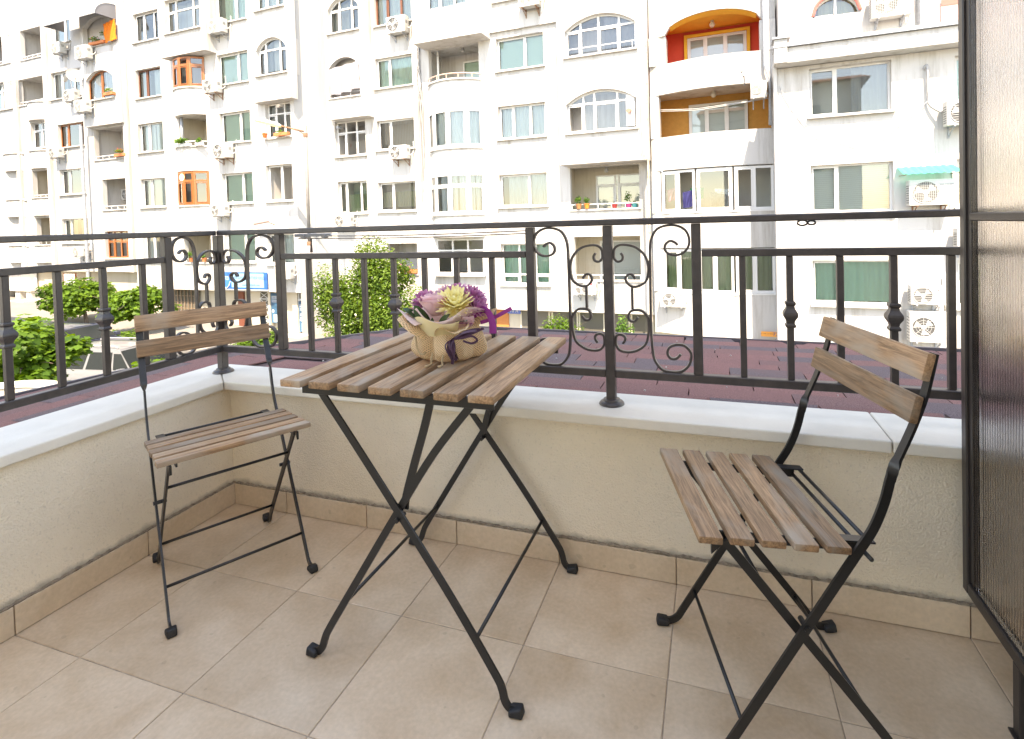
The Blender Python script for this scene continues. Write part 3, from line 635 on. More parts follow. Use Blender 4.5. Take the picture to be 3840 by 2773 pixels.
# loggia lamps
for (x, d, z) in ((-9.1, c+.7, 8.66), (-2.9, c+.8, 3.1)):
    mb = MB(); mb.lathe([(0, 0), (.05, 0), (.05, -.05), (.085, -.08), (.085, -.16), (.04, -.2), (0, -.2)], (x, d, z+.08), 12); B.part('ceiling_lamp', mb, GREYF, smooth=40)
# flue pipe and vent
mb = MB(); mb.tube([(-1.62, 17.95, 4.98), (-1.62, 17.72, 4.95)], .085, 14); B.part('flue', mb, mat('terracotta flue', (.42, .2, .15), .7), smooth=40)
mb = MB(); mb.tube([(-15.3, c+.1, 5.75), (-15.25, c-.22, 5.72)], .06, 12); B.part('flue', mb, METALG, smooth=40)
B.part('vent_panel', MB().box(-1.75, -1.44, 18.0, 18.03, 4.45, 5.6), PVC)
# weathered joint between the houses
B.part('joint', MB().box(-1.02, -.96, 17.86, 17.95, -2.6, 14), mat('crumbling joint filler', (.46, .38, .29), .95, var=.5, vscale=9, bump=.9, bscale=20))
# ground floor set back under the overhang
gl = MB(); gl.box(-16, -.98, c+.55, c+.62, -5.2, -2.5); B.part('ground_floor_wall', gl, CREAM)
for x0, x1, z0, z1 in ((-5.2, -4.2, -4.1, -2.62), (-4.05, -3.1, -4.1, -2.62), (-2.95, -2.1, -4.1, -2.62), (-1.95, -1.2, -4.1, -2.62), (-6.6, -5.4, -4.1, -2.62), (-15.4, -13.5, -4.2, -2.7), (-13.2, -11.2, -4.2, -2.7)):
    wdw = B.part('shop_window', MB().box(x0, x1, c+.50, c+.545, z0, z1), mat('dark shop glass', (.13, .12, .10), .12, spec=.6))
    [B.part('frame', MB().box(q, q+.06, c+.47, c+.55, z0, z1), mat('cream frame', (.6, .54, .42), .7), wdw) for q in (x0-.06, x1)]
B.part('entrance_door', MB().box(-8.05, -7.2, c+.48, c+.54, -4.6, -2.6), mat('orange wood door', (.46, .17, .05), .5), bevel=.01)
CENTRE = B

# ---------------------------------------------------------------- left block
B = Bld('white apartment block with varnished wooden bay windows and a blue shop sign', -22, 17.2, -4)
c = 17.2; wm = []; wall = MB()
for z, cu in ((10.84, 'grey'), (8.0, 'sheer'), (5.24, 'sheer'), (2.42, 'blind'), (-.36, 'sheer')):
    win(B, wm, -26.85, -24.96, z, z+1.45, c, cols=(0, .34, .72, 1) if z > 10 else (0, .36, 1), fr='d' if z == 8.0 else 'w', cur=cu)
for z, cu in ((10.86, 'sheer'), (8.0, 'blind'), (5.24, 'blind'), (2.38, 'blind'), (-.4, 'blind')):
    win(B, wm, -21.02, -19.05, z, z+1.42, c, cols=(0, .62, 1), cur=cu, glass_=GLASSG)
win(B, wm, -18.1, -16.62, 5.24, 6.8, c, cols=(0, .33, .66, 1), trans=.7, cur='grey', sill=WHITE)
win(B, wm, -18.2, -16.65, 2.38, 4.02, c, cols=(0, .52, 1), cur=None, glass_=GLASSD, roomd=1.2, open_=(0,), sill=WHITE)
win(B, wm, -18.3, -16.7, -.5, .88, c, cols=(0, .5, 1), cur='sheer', sill=WHITE)
loggia(B, wm, -23.78, -21.88, 5.24, 6.72, c, paint=[CREAM, WHITE], rail=False)
loggia(B, wm, -23.78, -21.92, -.42, 1.02, c, paint=[CREAM, WHITE], back=(-23.0, -22.2, dict(cols=(0, 1), cur=None)))
for z in (8.08, 2.40): wm.append((-23.6, -21.95, z, z+1.7, 0)); room(wall, -23.6, -21.95, z, z+1.7, c+.235, .9)
sheet(wall, -27.4, -16.4, -1.78, 17, c, wm)
o1 = []
win(B, o1, -18.02, -16.37, 10.85, 11.7, 16.8, rise=.5, cols=(0, .33, .7, 1), cur='sheer', sill=WHITE)
win(B, o1, -18.09, -16.33, 7.98, 9.08, 16.8, rise=.5, cols=(0, .24, .72, 1), cur='grey', sill=WHITE)
boxvol(wall, -18.42, -16.15, 6.82, 17, 16.8, c, o1)
o2 = []; win(B, o2, -23.6, -21.25, 10.62, 12.2, 16.6, cols=(0, .24, .74, 1), trans=.66, cur=None, sill=WHITE, roomd=.5)
boxvol(wall, -24.0, -21.0, 9.52, 17, 16.6, c, o2)
flush_rooms(wall)
sidew = MB(); sidew.add([(-16.42, c, -4.5), (-15.98, 18.82, -4.5), (-15.98, 18.82, 17), (-16.42, c, 17)], [(0, 1, 2, 3)]); B.part('side_wall', sidew, GREYW)
wall.add([(-27.4, c, 17), (-16.4, c, 17), (-16.4, c+8, 17), (-27.4, c+8, 17)], [(0, 1, 2, 3)])
wall.add([(-27.4, c, -1.78), (-16.4, c, -1.78), (-16.4, c+.7, -1.78), (-27.4, c+.7, -1.78)], [(0, 3, 2, 1)])
B.part('wall', wall, [WHITE, ROOM])
bay = arcplan(-23.95, -21.85, c-.01, .5, 8)
apron(B, bay, 6.72, 7.98); apron(B, bay, 4.02, 5.16); apron(B, bay, 1.05, 2.32)
for z0, z1 in ((8.05, 9.45), (2.40, 3.98)):
    fac = [bay[0], bay[2], bay[4], bay[6], bay[8]]
    for k in range(4): window(B, fac[k], fac[k+1], z0, z1, cols=(0, 1), trans=.72, cur=None, fr='o', sill=None, fw=.085, glass_=GLASSD)
rl = MB(); rl.tube([(x, y-.02, 5.42) for x, y in bay], .022, 6)
for k in (1, 3, 5, 7): x, y = bay[k]; rl.box(x-.012, x+.012, y-.03, y-.006, 5.2, 5.41)
B.part('balcony_rail', rl, PVC)
B.part('rain_pipe', MB().tube([(-23.45, c-.1, 5.2), (-23.45, c-.1, 6.7)], .06, 8), METALG, smooth='all')
B.part('wall_clock', MB().tube([(-23.0, 16.66, 3.72), (-23.0, 16.69, 3.72)], .17, 20), mat('cream dial', (.75, .66, .45), .5))
B.part('security_camera', MB().tube([(-17.0, c-.05, 6.62), (-17.0, c-.32, 6.55)], .07, 12), mat('bronze tube', (.30, .27, .24), .4))
B.part('wall_joint', MB().bar((-16.2, 18.0, -4), (-16.2, 18.0, 16), .012, .012), GREYF)
# shop level
gl = MB(); gl.box(-27.4, -16.4, c+.62, c+.68, -4.6, -1.78); B.part('ground_floor_wall', gl, CREAM)
sw = B.part('shop_window', MB().box(-25.35, -23.6, c+.52, c+.58, -3.45, -1.86), MATS['dark shop glass'])
lat = MB()
for k in range(8): x = -25.35+1.75*k/7; lat.box(x-.018, x+.018, c+.46, c+.50, -3.45, -1.86)
for k in range(6): z = -3.45+1.59*k/5; lat.box(-25.35, -23.6, c+.505, c+.515, z-.016, z+.016)
B.part('lattice', lat, mat('bronze lattice', (.26, .19, .13), .5), sw)
d_ = B.part('shop_door', MB().box(-20.9, -20.55, c+.5, c+.6, -3.7, -1.85), mat('dark red door', (.16, .05, .03), .5))
sw = B.part('shop_window', MB().box(-19.45, -18.9, c+.52, c+.58, -3.6, -1.86), MATS['dark shop glass'])
lat = MB()
for k in range(5):
    za = -3.6+k*.35; lat.bar((-19.45, c+.47, za), (-18.9, c+.47, za+.33), .02, .02); lat.bar((-18.9, c+.49, za), (-19.45, c+.49, za+.33), .02, .02); lat.box(-19.45, -18.9, c+.455, c+.51, za-.015, za+.015)
B.part('lattice', lat, PVC, sw)
for x0, x1 in ((-18.85, -18.7), (-18.1, -17.95), (-17.35, -17.05)): B.part('pilaster', MB().box(x0, x1, c+.4, c+.6, -4.4, -1.78), CREAM)
sw = B.part('shop_window', MB().box(-17.0, -16.45, c+.50, c+.58, -3.7, -1.86), MATS['dark shop glass'])
B.part('frame', MB().box(-17.04, -17.0, c+.45, c+.55, -3.7, -1.86), PVC, sw); B.part('frame', MB().box(-17.0, -16.45, c+.46, c+.5, -2.22, -2.14), PVC, sw)
B.part('doorstep', MB().box(-17.6, -16.3, c-.3, c+.45, -4.2, -3.72), COPING, bevel=.02)
LEFT = B

# ---------------------------------------------------------------- far block
B = Bld('white apartment block at the street end with open loggias and a barrel awning', -35, 17.4, -3)
c = 17.4; wm = []; wall = MB()
loggia(B, wm, -30.75, -28.05, 5.15, 6.8, c, rail=True); loggia(B, wm, -30.25, -28.05, 2.42, 4.05, c)
win(B, wm, -30.25, -28.1, -.2, 1.25, c, cols=(0, .25, .5, .75, 1), trans=.62, fr='o', cur=None, glass_=GLASSD)
win(B, wm, -34.1, -32.4, 11.86, 13.3, c, cols=(0, .6, 1), cur='blind'); win(B, wm, -34.35, -31.7, 8.8, 10.3, c, cols=(0, .3, .7, 1), cur='sheer')
win(B, wm, -33.95, -31.6, 6.05, 7.35, c, cols=(0, .3, .8, 1), fr='o', cur='brown', cbot=.3); win(B, wm, -33.98, -31.65, 3.4, 4.8, c, cols=(0, .3, .75, 1), cur='grey')
win(B, wm, -33.98, -31.6, .68, 2.02, c, cols=(0, .25, .75, 1), cur='green', glass_=GLASSG)
loggia(B, wm, -37.1, -35.05, 11.4, 13.1, c); loggia(B, wm, -37.5, -34.8, 8.8, 10.3, c)
win(B, wm, -36.5, -34.9, 6.2, 7.7, c, cols=(0, .5, 1), trans=.7, cur=None, glass_=GLASSD, sill=WHITE)
loggia(B, wm, -36.55, -34.9, 3.3, 4.9, c, paint=[CREAM, WHITE]); loggia(B, wm, -36.4, -34.92, .6, 2.15, c, paint=[CREAM, WHITE])
loggia(B, wm, -40.3, -37.9, 11.45, 12.65, c, rise=.45); win(B, wm, -40.5, -38.0, 8.75, 9.9, c, rise=.5, cols=(0, .4, .85, 1), cur='sheer', glass_=GLASSG, sill=WHITE)
loggia(B, wm, -39.3, -37.3, 6.0, 7.5, c); loggia(B, wm, -39.0, -37.25, 3.27, 4.9, c); loggia(B, wm, -38.9, -37.3, .55, 2.15, c)
sheet(wall, -38.95, -27.4, -.95, 18.5, c, [o for o in wm if o[0] > -38.9]); 
sheet(wall, -46, -38.95, -.95, 14.2, c, [o for o in wm if o[0] < -39.5])
o1 = []
loggia(B, o1, -30.75, -28.45, 11.1, 12.2, 17.1, rise=.42, depth=1.0, paint=[CREAM, WHITE]); win(B, o1, -30.7, -28.45, 8.28, 9.35, 17.1, rise=.45, cols=(0, .5, 1), trans=.98, fr='o', cur='sheer', cbot=.35, sill=WHITE)
boxvol(wall, -31.0, -27.9, 6.9, 18.5, 17.1, c, o1)
flush_rooms(wall)
wall.add([(-46, c, 14.2), (-38.95, c, 14.2), (-38.95, c+9, 14.2), (-46, c+9, 14.2)], [(0, 1, 2, 3)]); wall.add([(-38.95, c, 14.2), (-38.95, c+9, 14.2), (-38.95, c+9, 18.5), (-38.95, c, 18.5)], [(0, 1, 2, 3)])
wall.add([(-46, c, -.95), (-27.4, c, -.95), (-27.4, c+.5, -.95), (-46, c+.5, -.95)], [(0, 3, 2, 1)])
wall.add([(-27.4, c, -1.8), (-27.4, 17.2, -1.8), (-27.4, 17.2, 17), (-27.4, c, 17)], [(0, 1, 2, 3)])
for x in (-37.6, -34.62, -27.9): wall.box(x-.16, x+.16, c-.16, c-.001, -.95, 14)
B.part('wall', wall, [WHITE, ROOM])
for x0, x1 in ((-39.25, -37.35), (-36.6, -34.95)):
    for z in (8.78, 6.0, 3.28, .56):
        if z == 8.78 and x0 < -38: continue
        apron(B, arcplan(x0, x1, c-.002, .28, 8), z-1.0, z)
p1 = MB(); p1.tube([(-31.15, 17.02, 7.0), (-31.15, 17.02, -2.2)], .075, 10)
for z in (5.6, 3.3, 1.0, -.9): p1.tube([(-31.15, 17.02, z), (-31.15, 17.02, z+.08)], .09, 10)
B.part('downpipe', p1, METALG, smooth=35)
# barrel awning above the top loggia
aw = MB(); n = 8; prof = [(-.05-.95*math.sin(math.pi/2*k/n), 12.95-.75*(1-math.cos(math.pi/2*k/n))) for k in range(n+1)]
vs = [(x, 17.1+a, z) for x in (-32.3, -27.95) for a, z in prof]; aw.add(vs, [(k, k+1, n+2+k, n+1+k) for k in range(n)])
for x in (-32.3, -27.95): aw.add([(x, 17.1, 12.95), *[(x, 17.1+a, z) for a, z in prof], (x, 17.1, 12.2)], [tuple(range(n+3))])
B.part('awning', aw, mat('smoked awning sheet', (.16, .16, .175), .35), smooth=30)
rb = MB()
for x in (-32.3, -30.6, -28.9, -27.95): rb.tube([(x, 17.1+a-.01, z+.01) for a, z in prof], .025, 6)
rb.tube([(-32.3, 16.1, 12.2), (-27.95, 16.1, 12.2)], .025, 6); B.part('awning_frame', rb, PVC)
# railed roof terrace
rl = MB(); rl.box(-37.1, -35.0, c-.05, c-.02, 14.15, 14.2)
for k in range(15): x = -37.1+k*.15; rl.box(x-.015, x+.015, c-.05, c-.02, 13.45, 14.15)
rl.box(-34.2, -31.9, c-.1, c-.07, 14.75, 14.8)
for k in range(14): x = -34.2+k*.17; rl.box(x-.015, x+.015, c-.1, c-.07, 14.05, 14.75)
B.part('terrace_rail', rl, PVC)
gl = MB(); gl.box(-46, -27.4, c+.42, c+.5, -3.8, -.95); B.part('ground_floor_wall', gl, CREAM)
sh = MB()
for k in range(17): z = -2.62+k*.1; sh.box(-36.55, -32.35, c+.33+.01*(k % 2), c+.38, z+.008, z+.098)
B.part('roller_shutter', sh, mat('tan shutter slats', (.52, .44, .33), .7))
sw = B.part('shop_window', MB().box(-40.1, -38.9, c+.3, c+.36, -1.95, -1.0), mat('shop posters', (.55, .5, .5), .4, var=.4, vscale=3)); B.part('poster', MB().box(-38.85, -37.3, c+.3, c+.34, -1.95, -1.0), PVC, sw)
B.part('window_ledge', MB().box(-40.2, -36.8, c-.25, c+.3, -2.12, -1.98), COPING); 
for x in (-39.9, -38.3, -37.2): B.part('ledge_pier', MB().box(x-.25, x+.25, c-.15, c+.3, -2.75, -2.13), WHITE)
B.part('doorstep', MB().box(-37.9, -36.5, c-.8, c+.3, -3.2, -2.62), COPING, bevel=.02)
FAR = B

# ---------------------------------------------------------------- house with painted loggias (bulging front)
B = Bld('white apartment block with red and ochre painted loggias and a bulging front', 1.1, 18.2, -4.4)
def bulge(x): t = (x+.95)/4.15; return 18.45-.25*t-.42*math.sin(math.pi*min(1, max(0, t)))
N = 22; ux = [-.95+4.15*k/N for k in range(N+1)]
wall = MB()
def band(z0f, z1f, dep=.18):
    for k in range(N):
        a, b = ux[k], ux[k+1]; za, zb = z0f(a), z0f(b); ta, tb_ = z1f(a), z1f(b)
        wall.add([(a, bulge(a), za), (b, bulge(b), zb), (b, bulge(b), tb_), (a, bulge(a), ta)], [(0, 1, 2, 3)])
        wall.add([(a, bulge(a), za), (a, bulge(a)+dep, za), (b, bulge(b)+dep, zb), (b, bulge(b), zb)], [(0, 1, 2, 3)])
        wall.add([(a, bulge(a), ta), (b, bulge(b), tb_), (b, bulge(b)+dep, tb_), (a, bulge(a)+dep, ta)], [(0, 1, 2, 3)])
k_ = lambda v: (lambda x: v)
def pier(u0, u1, z0, z1, d=None): 
    wall.box(u0, u1, (d or bulge((u0+u1)/2))-.003, bulge((u0+u1)/2)+.5, z0, z1)
redarch = lambda x: 7.55+.52*math.sqrt(max(0, 1-((x-1.2)/1.62)**2)) if -.35 < x < 2.75 else 7.55
band(k_(-3.05), k_(-1.55)); band(k_(.02), k_(1.28)); band(k_(2.80), k_(3.98)); band(k_(5.5), k_(6.55)); band(redarch, k_(14.5))
pier(-.95, -.60, -1.55, .02); pier(3.10, 3.2, -1.55, .02); pier(-.95, -.64, 1.28, 2.8); pier(3.11, 3.2, 1.28, 2.8)
pier(-.95, -.64, 3.98, 5.5); pier(3.06, 3.2, 3.98, 5.5); pier(-.95, -.35, 6.55, 7.56); pier(2.72, 3.2, 6.55, 7.56)
wall.add([(-.95, 18.4, -3.05), (3.2, 18.2, -3.05), (3.2, 19, -3.05), (-.95, 19, -3.05)], [(0, 3, 2, 1)])
for z in (1.28, -1.55): room(wall, -.6, 3.1, z, z+1.6, 18.6, 1.2)
B.part('wall', wall, [WHITE, ROOM])
for z0, zt, pm, arch in ((3.98, 5.62, [ORANGE, WHITE], False), (6.55, 8.12, [RED, YEL], True)):
    mb = MB(); a, b, d0, d1, z_ = -.8, 3.14, 18.52, 19.9, z0-.8
    mb.add([(a, d0, z_), (b, d0, z_), (b, d0, zt), (a, d0, zt), (a, d1, z_), (b, d1, z_), (b, d1, zt), (a, d1, zt)], [(4, 5, 6, 7), (0, 4, 7, 3), (1, 2, 6, 5), (0, 1, 5, 4)]); mb.cur = 1
    for k in range(N):
        xa, xb = ux[k], ux[k+1]
        if xa < a-.1 or xb > b+.1: continue
        mb.add([(xa, bulge(xa)+.12, zt), (xb, bulge(xb)+.12, zt), (xb, d1, zt), (xa, d1, zt)], [(0, 3, 2, 1)])
    B.part('loggia', mb, pm)
    wn = window(B, (.28, 19.84), (2.35, 19.84), z_+.2, zt-.28, cols=(0, .32, .64, 1), cur='grey' if arch else 'sheer', glass_=GLASSD if arch else None, sill=None, fw=.075)
    B.part('dark_doorway', MB().box(.28, 2.35, 19.87, 19.89, z_+.2, zt-.28), ROOM)
    if arch: B.part('window_surround', MB().box(.16, .27, 19.78, 19.86, z_+.2, zt-.16).box(2.36, 2.47, 19.78, 19.86, z_+.2, zt-.16).box(.27, 2.36, 19.78, 19.86, zt-.27, zt-.16), YEL)
    mb = MB().lathe([(0, .0), (.06, 0), (.06, -.05), (.10, -.10), (.10, -.16), (.06, -.22), (0, -.24)], (1.2, 19.1, zt-.002), 14); B.part('ceiling_lamp', mb, mat('lamp globe', (.5, .46, .38), .3), smooth=40)
# yellow soffit lip of the arched loggia
lip = MB()
for k in range(N):
    a, b = ux[k], ux[k+1]
    if a < -.36 or b > 2.78: continue
    lip.add([(a, bulge(a)+.17, redarch(a)-.002), (b, bulge(b)+.17, redarch(b)-.002), (b, bulge(b)+.45, redarch(b)-.03), (a, bulge(a)+.45, redarch(a)-.03)], [(0, 3, 2, 1)])
    lip.add([(a, bulge(a)+.05, redarch(a)-.003), (b, bulge(b)+.05, redarch(b)-.003), (b, bulge(b)+.18, redarch(b)-.003), (a, bulge(a)+.18, redarch(a)-.003)], [(0, 3, 2, 1)])
B.part('painted_soffit', lip, YEL)
for z0, z1, cu, G in ((1.30, 2.76, None, GLASS), (-1.52, -.02, 'beige', GLASSG)):
    pts = [(-.62, bulge(-.62)+.08), (.60, bulge(.6)+.08), (1.82, bulge(1.82)+.08), (3.1, bulge(3.1)+.08)]
    for k in range(3):
        p_, q_ = pts[k], pts[k+1]; e = .03; t = Vector((q_[0]-p_[0], q_[1]-p_[1])).normalized()*e
        window(B, (p_[0]+t.x, p_[1]+t.y), (q_[0]-t.x, q_[1]-t.y), z0, z1, cols=(0, .5, 1) if (k != 1 or z0 < 0) else (0, 1), cur=cu, glass_=G, sill=None, fw=.08, open_=(1,) if (k == 0 and z0 > 0) else ((0,) if (k == 2 and z0 > 0) else ()))
    sl_ = MB(); sl_.add([(x, y-.12, z) for z in (z0-.06, z0-.005) for x, y in pts]+[(x, y+.1, z) for z in (z0-.06, z0-.005) for x, y in pts], [(i, i+1, 5+i, 4+i) for i in range(3)]+[(4+i, 5+i, 13+i, 12+i) for i in range(3)]+[(i, 8+i, 9+i, 1+i) for i in range(3)]); B.part('sill', sl_, PVC)
B.part('downpipe', MB().tube([(2.86, 17.92, 14), (2.86, 17.92, 6.0), (2.99, 17.95, 5.6), (2.99, 17.98, 4.05)], .055, 10), METALG, smooth='all')
gl = MB(); gl.box(-.95, 3.2, 18.9, 18.97, -5.4, -3.05); B.part('ground_floor_wall', gl, CREAM)
B.part('garage_door', MB().box(.6, 2.4, 18.82, 18.89, -5.2, -3.1), mat('brown garage door', (.22, .15, .10), .6))
PAINTED = B

# ---------------------------------------------------------------- low building on the right
B = Bld('low white building with a flat roof cornice and wide two-pane windows', 5.8, 16.3, -4.5)
c = 16.3; wm = []; wall = MB()
win(B, wm, 3.95, 6.0, 3.92, 5.32, c, cols=(0, .34, 1), cur='grey', sill=WHITE, sill_out=.14)
win(B, wm, 7.45, 8.9, 3.98, 5.22, c, cols=(0, .5, 1), cur='green', glass_=GLASSG, sill=WHITE)
win(B, wm, 3.96, 6.02, 1.12, 2.50, c, cols=(0, .34, 1), cur='blind', sill=WHITE, sill_out=.14); win(B, wm, 7.47, 8.9, 1.16, 2.45, c, cols=(0, .5, 1), cur='beige', sill=WHITE)
win(B, wm, 3.96, 6.05, -1.56, -.28, c, cols=(0, .34, 1), cur='green', glass_=GLASSG, sill=WHITE, sill_out=.16); win(B, wm, 7.47, 8.9, -1.56, -.3, c, cols=(0, .5, 1), cur='green', glass_=GLASSG, sill=WHITE)
sheet(wall, 3.08, 13, -2.78, 5.42, c, wm)
flush_rooms(wall)
wall.add([(3.08, c, -5), (3.08, 19, -5), (3.08, 19, 5.9), (3.08, c, 5.9)], [(0, 1, 2, 3)])
wall.add([(3.08, c, -2.78), (13, c, -2.78), (13, c+.5, -2.78), (3.08, c+.5, -2.78)], [(0, 3, 2, 1)])
B.part('wall', wall, [WHITE, ROOM])
B.part('cornice', MB().box(3.05, 13, 15.8, 17.6, 5.44, 5.88), WHITE, bevel=.012)
B.part('roof_flashing', MB().box(2.98, 13, 15.7, 16.4, 5.885, 5.94), METALG); B.part('roof_edge', MB().box(3.0, 13, 15.74, 16.3, 5.945, 6.0), mat('weathered board', (.36, .31, .27), .9, var=.3, vscale=8), bevel=.006)
B.part('corner_pier', MB().box(3.0, 3.34, 15.72, 16.2, 5.45, 6.12), GREYW); B.part('pier_cap', MB().box(2.95, 3.42, 15.66, 16.3, 6.125, 6.18), METALG); B.part('corner_post', MB().box(3.0, 3.09, 16.2, 16.35, -2.78, 5.43), WHITE)
gl = MB(); gl.box(3.08, 13, c+.42, c+.5, -5.5, -2.78); B.part('ground_floor_wall', gl, CREAM)
RIGHT = B
B = Bld('white upper storeys behind the flat roof with a red-edged half-round window', 8, 17.5, 6)
c = 17.5; wm = []; wall = MB()
win(B, wm, 4.22, 5.5, 7.16, 7.18, c, rise=.6, cols=(0, .5, 1), trans=.02, cur='beige', sill=None, fw=.05)
win(B, wm, 7.55, 9.3, 7.75, 9.2, c, cols=(0, .5, 1), cur='grey', sill=WHITE)
sheet(wall, 3.25, 13, 5.9, 15, c, wm); flush_rooms(wall); wall.add([(3.25, c, 5.9), (3.25, c+6, 5.9), (3.25, c+6, 15), (3.25, c, 15)], [(0, 1, 2, 3)]); wall.add([(3.25, c, 15), (13, c, 15), (13, c+6, 15), (3.25, c+6, 15)], [(0, 1, 2, 3)])
B.part('wall', wall, [WHITE, ROOM])
ar = MB(); n = 16; pts = [(4.22+1.28*k/n, c-.02, arc_z(4.22, 5.5, 7.18, .6, 4.22+1.28*k/n)+.03) for k in range(n+1)]; ar.tube(pts, .05, 6); B.part('red_surround', ar, mat('faded red paint', (.5, .12, .1), .8))
B.part('pink_panel', MB().box(7.5, 10, c-.06, c-.01, 6.3, 7.0), mat('pink render', (.72, .42, .36), .9)); B.part('red_band', MB().box(7.5, 10, c-.08, c-.061, 6.95, 7.15), MATS['faded red paint'])
B.part('roof_upstand', MB().box(3.3, 13, c-.25, c-.02, 6.0, 6.22), METALG); B.part('downpipe', MB().tube([(6.95, c-.08, 15), (6.95, c-.08, 6.2)], .05, 8), METALG, smooth='all')
UPPER = B
# ================================================================ THINGS ON THE FACADES
def fthing(name, label, cat, u, d, z, group=None):
    p = FM @ Vector((u, d, z)); o = root(name, label, cat, p, FA, group); CEN[o.name] = (0, 0, 0); return o
def text_mesh(s, size, mat_, name, parent, loc, rot, ext=.0):
    cu = bpy.data.curves.new(name, 'FONT'); cu.body = s; cu.size = size; cu.align_x = 'CENTER'; cu.align_y = 'CENTER'; cu.extrude = ext
    t = bpy.data.objects.new('tmp', cu); COL.objects.link(t); dg = bpy.context.evaluated_depsgraph_get(); me = bpy.data.meshes.new_from_object(t.evaluated_get(dg)); bpy.data.objects.remove(t)
    me.materials.clear(); me.materials.append(mat_); o = link(name, me, parent, loc); o.rotation_euler = rot; return o
REDM = mat('red print', (.6, .04, .06), .5); GREYT = mat('grey print', (.25, .25, .27), .5)
def ac(label, u, D, z, w=.84, h=.58, style='spoke', gap=.14, dp=.32, bracket=METALG, fan='l', logo=None, pipe=True, side=0):
    """outdoor unit hung in front of a wall at distance D; u centre, z bottom"""
    o = fthing('air_conditioner', label, 'air conditioner', u, D-gap-dp/2, z, 'outdoor air conditioning units on the facades')
    part('casing', MB().box(-w/2, w/2, -dp/2, dp/2, .03, h), ACW, o, bevel=.018, seg=2, smooth=35)
    cx = (-w*.14 if fan == 'l' else w*.14); R0 = min(h*.40, w*.30); y = -dp/2; cz = h*.52
    def disc(r, y_, n=28): mb = MB(); mb.add([(cx+r*math.cos(2*math.pi*k/n), y_, cz+r*math.sin(2*math.pi*k/n)) for k in range(n)], [tuple(range(n))]); return mb
    part('fan_shade_disc', disc(R0, y-.003), DARK, o)  # flat disc before the casing; recess shade is its dark colour
    bl = MB()
    for k in range(3):
        a = 2*math.pi*k/3+.4; bl.add([(cx+r*math.cos(a+t), y-.006-.004*i, cz+r*math.sin(a+t)) for i, (r, t) in enumerate(((R0*.2, -.3), (R0*.9, -.15), (R0*.93, .75), (R0*.25, .5)))], [(0, 1, 2, 3)])
    part('fan_blades', bl, GREYF, o)
    ring = MB(); ring.tube([(cx+R0*1.02*math.cos(2*math.pi*k/28), y-.010, cz+R0*1.02*math.sin(2*math.pi*k/28)) for k in range(29)], .011, 5, up=(0, 1, 0)); part('fan_ring', ring, ACW, o, smooth='all')
    g = MB()
    if style == 'spoke':
        for k in range(8): a = math.pi*k/4; g.bar((cx+R0*.25*math.cos(a), y-.014, cz+R0*.25*math.sin(a)), (cx+R0*math.cos(a), y-.014, cz+R0*math.sin(a)), .008, .008, up=(0, 1, 0))
        for rr in (.45, .7): g.tube([(cx+R0*rr*math.cos(2*math.pi*k/24), y-.014, cz+R0*rr*math.sin(2*math.pi*k/24)) for k in range(25)], .004, 4, up=(0, 1, 0))
    elif style == 'bars':
        for k in range(-4, 5):
            zz = k*R0*.22; hw = math.sqrt(max(.0001, R0*R0-zz*zz)); g.box(cx-hw, cx+hw, y-.018, y-.010, cz+zz-.005, cz+zz+.005)
    else:
        for k in range(-6, 7):
            zz = k*R0*.15; hw = math.sqrt(max(.0001, R0*R0-zz*zz)); g.box(cx-hw, cx+hw, y-.016, y-.011, cz+zz-.004, cz+zz+.004); g.box(cx+zz-.004, cx+zz+.004, y-.022, y-.017, cz-hw, cz+hw)
    part('fan_grille', g, ACW, o)
    part('fan_hub', disc(R0*.24, y-.024, 16), ACW, o)
    sv = MB()
    for k in range(8): zz = .1+(h-.2)*k/8; sv.box(-w/2-.003, -w/2+.002, -dp/2+.05, dp/2-.06, zz, zz+.022)
    for k in range(4): zz = h*.55+k*.035; sv.box(w/2-.002, w/2+.003, -dp/2+.06, dp/2-.12, zz, zz+.015)
    part('vent_shade_strips', sv, DARK, o)  # raised strips; the shade of vent slots is their dark colour
    for x in (-w*.32, w*.32):
        mb = MB(); mb.box(x-.018, x+.018, -dp/2-.02, dp/2+gap, 0, .028); mb.bar((x, -dp/2+.05, .0), (x, dp/2+gap-.01, -.22), .02, .02); mb.box(x-.018, x+.018, dp/2+gap-.03, dp/2+gap-.002, -.26, .2); part('bracket', mb, bracket, o)
    if pipe: part('pipe', MB().tube(catmull([(w/2+.01, .05, h*.35), (w/2+.07, .08, h*.3), (w/2+.09, dp/2+gap-.04, h*.6), (w/2+.08, dp/2+gap-.03, h+.18)], 5), .022, 6), ACW, o, smooth='all')
    if logo: text_mesh(logo[0], logo[1], logo[2], 'logo', o, (w*.32, y-.004, h*.80), (R_(90), 0, 0))
    return o
LOGOR = (REDM,)
ac('white air conditioner under the dark wooden top-floor window, round red badge on it', -11.72, 18.8, 9.42, w=.95, h=.74, style='spoke', logo=('LG', .12, REDM))
ac('white air conditioner with rusty tray above the blind window', -5.5, 18.68, 9.45, w=.86, h=.68, style='grid', bracket=RUST)
ac('white air conditioner below the window with brown vertical blinds', -11.83, 18.8, 3.98, w=.9, h=.62, bracket=RUST)
ac('pale air conditioner at the foot of the grey side wall', -15.0, 18.8, 1.10, w=.95, h=.56, style='spoke', logo=('TOSHIBA', .05, REDM))
ac('white air conditioner with red badge below the cluttered loggia', -3.58, 18.8, -1.78, w=.9, h=.56, style='bars', logo=('▲', .1, REDM))
ac('white air conditioner with red badge under the green-glazed window row', -.24, 18.3, -2.07, w=.88, h=.56, style='bars', logo=('▲', .08, REDM))
ac('white air conditioner on the upper wall beside the half-round window', 6.2, 17.5, 6.72, w=1.0, h=.8, style='grid', logo=None)
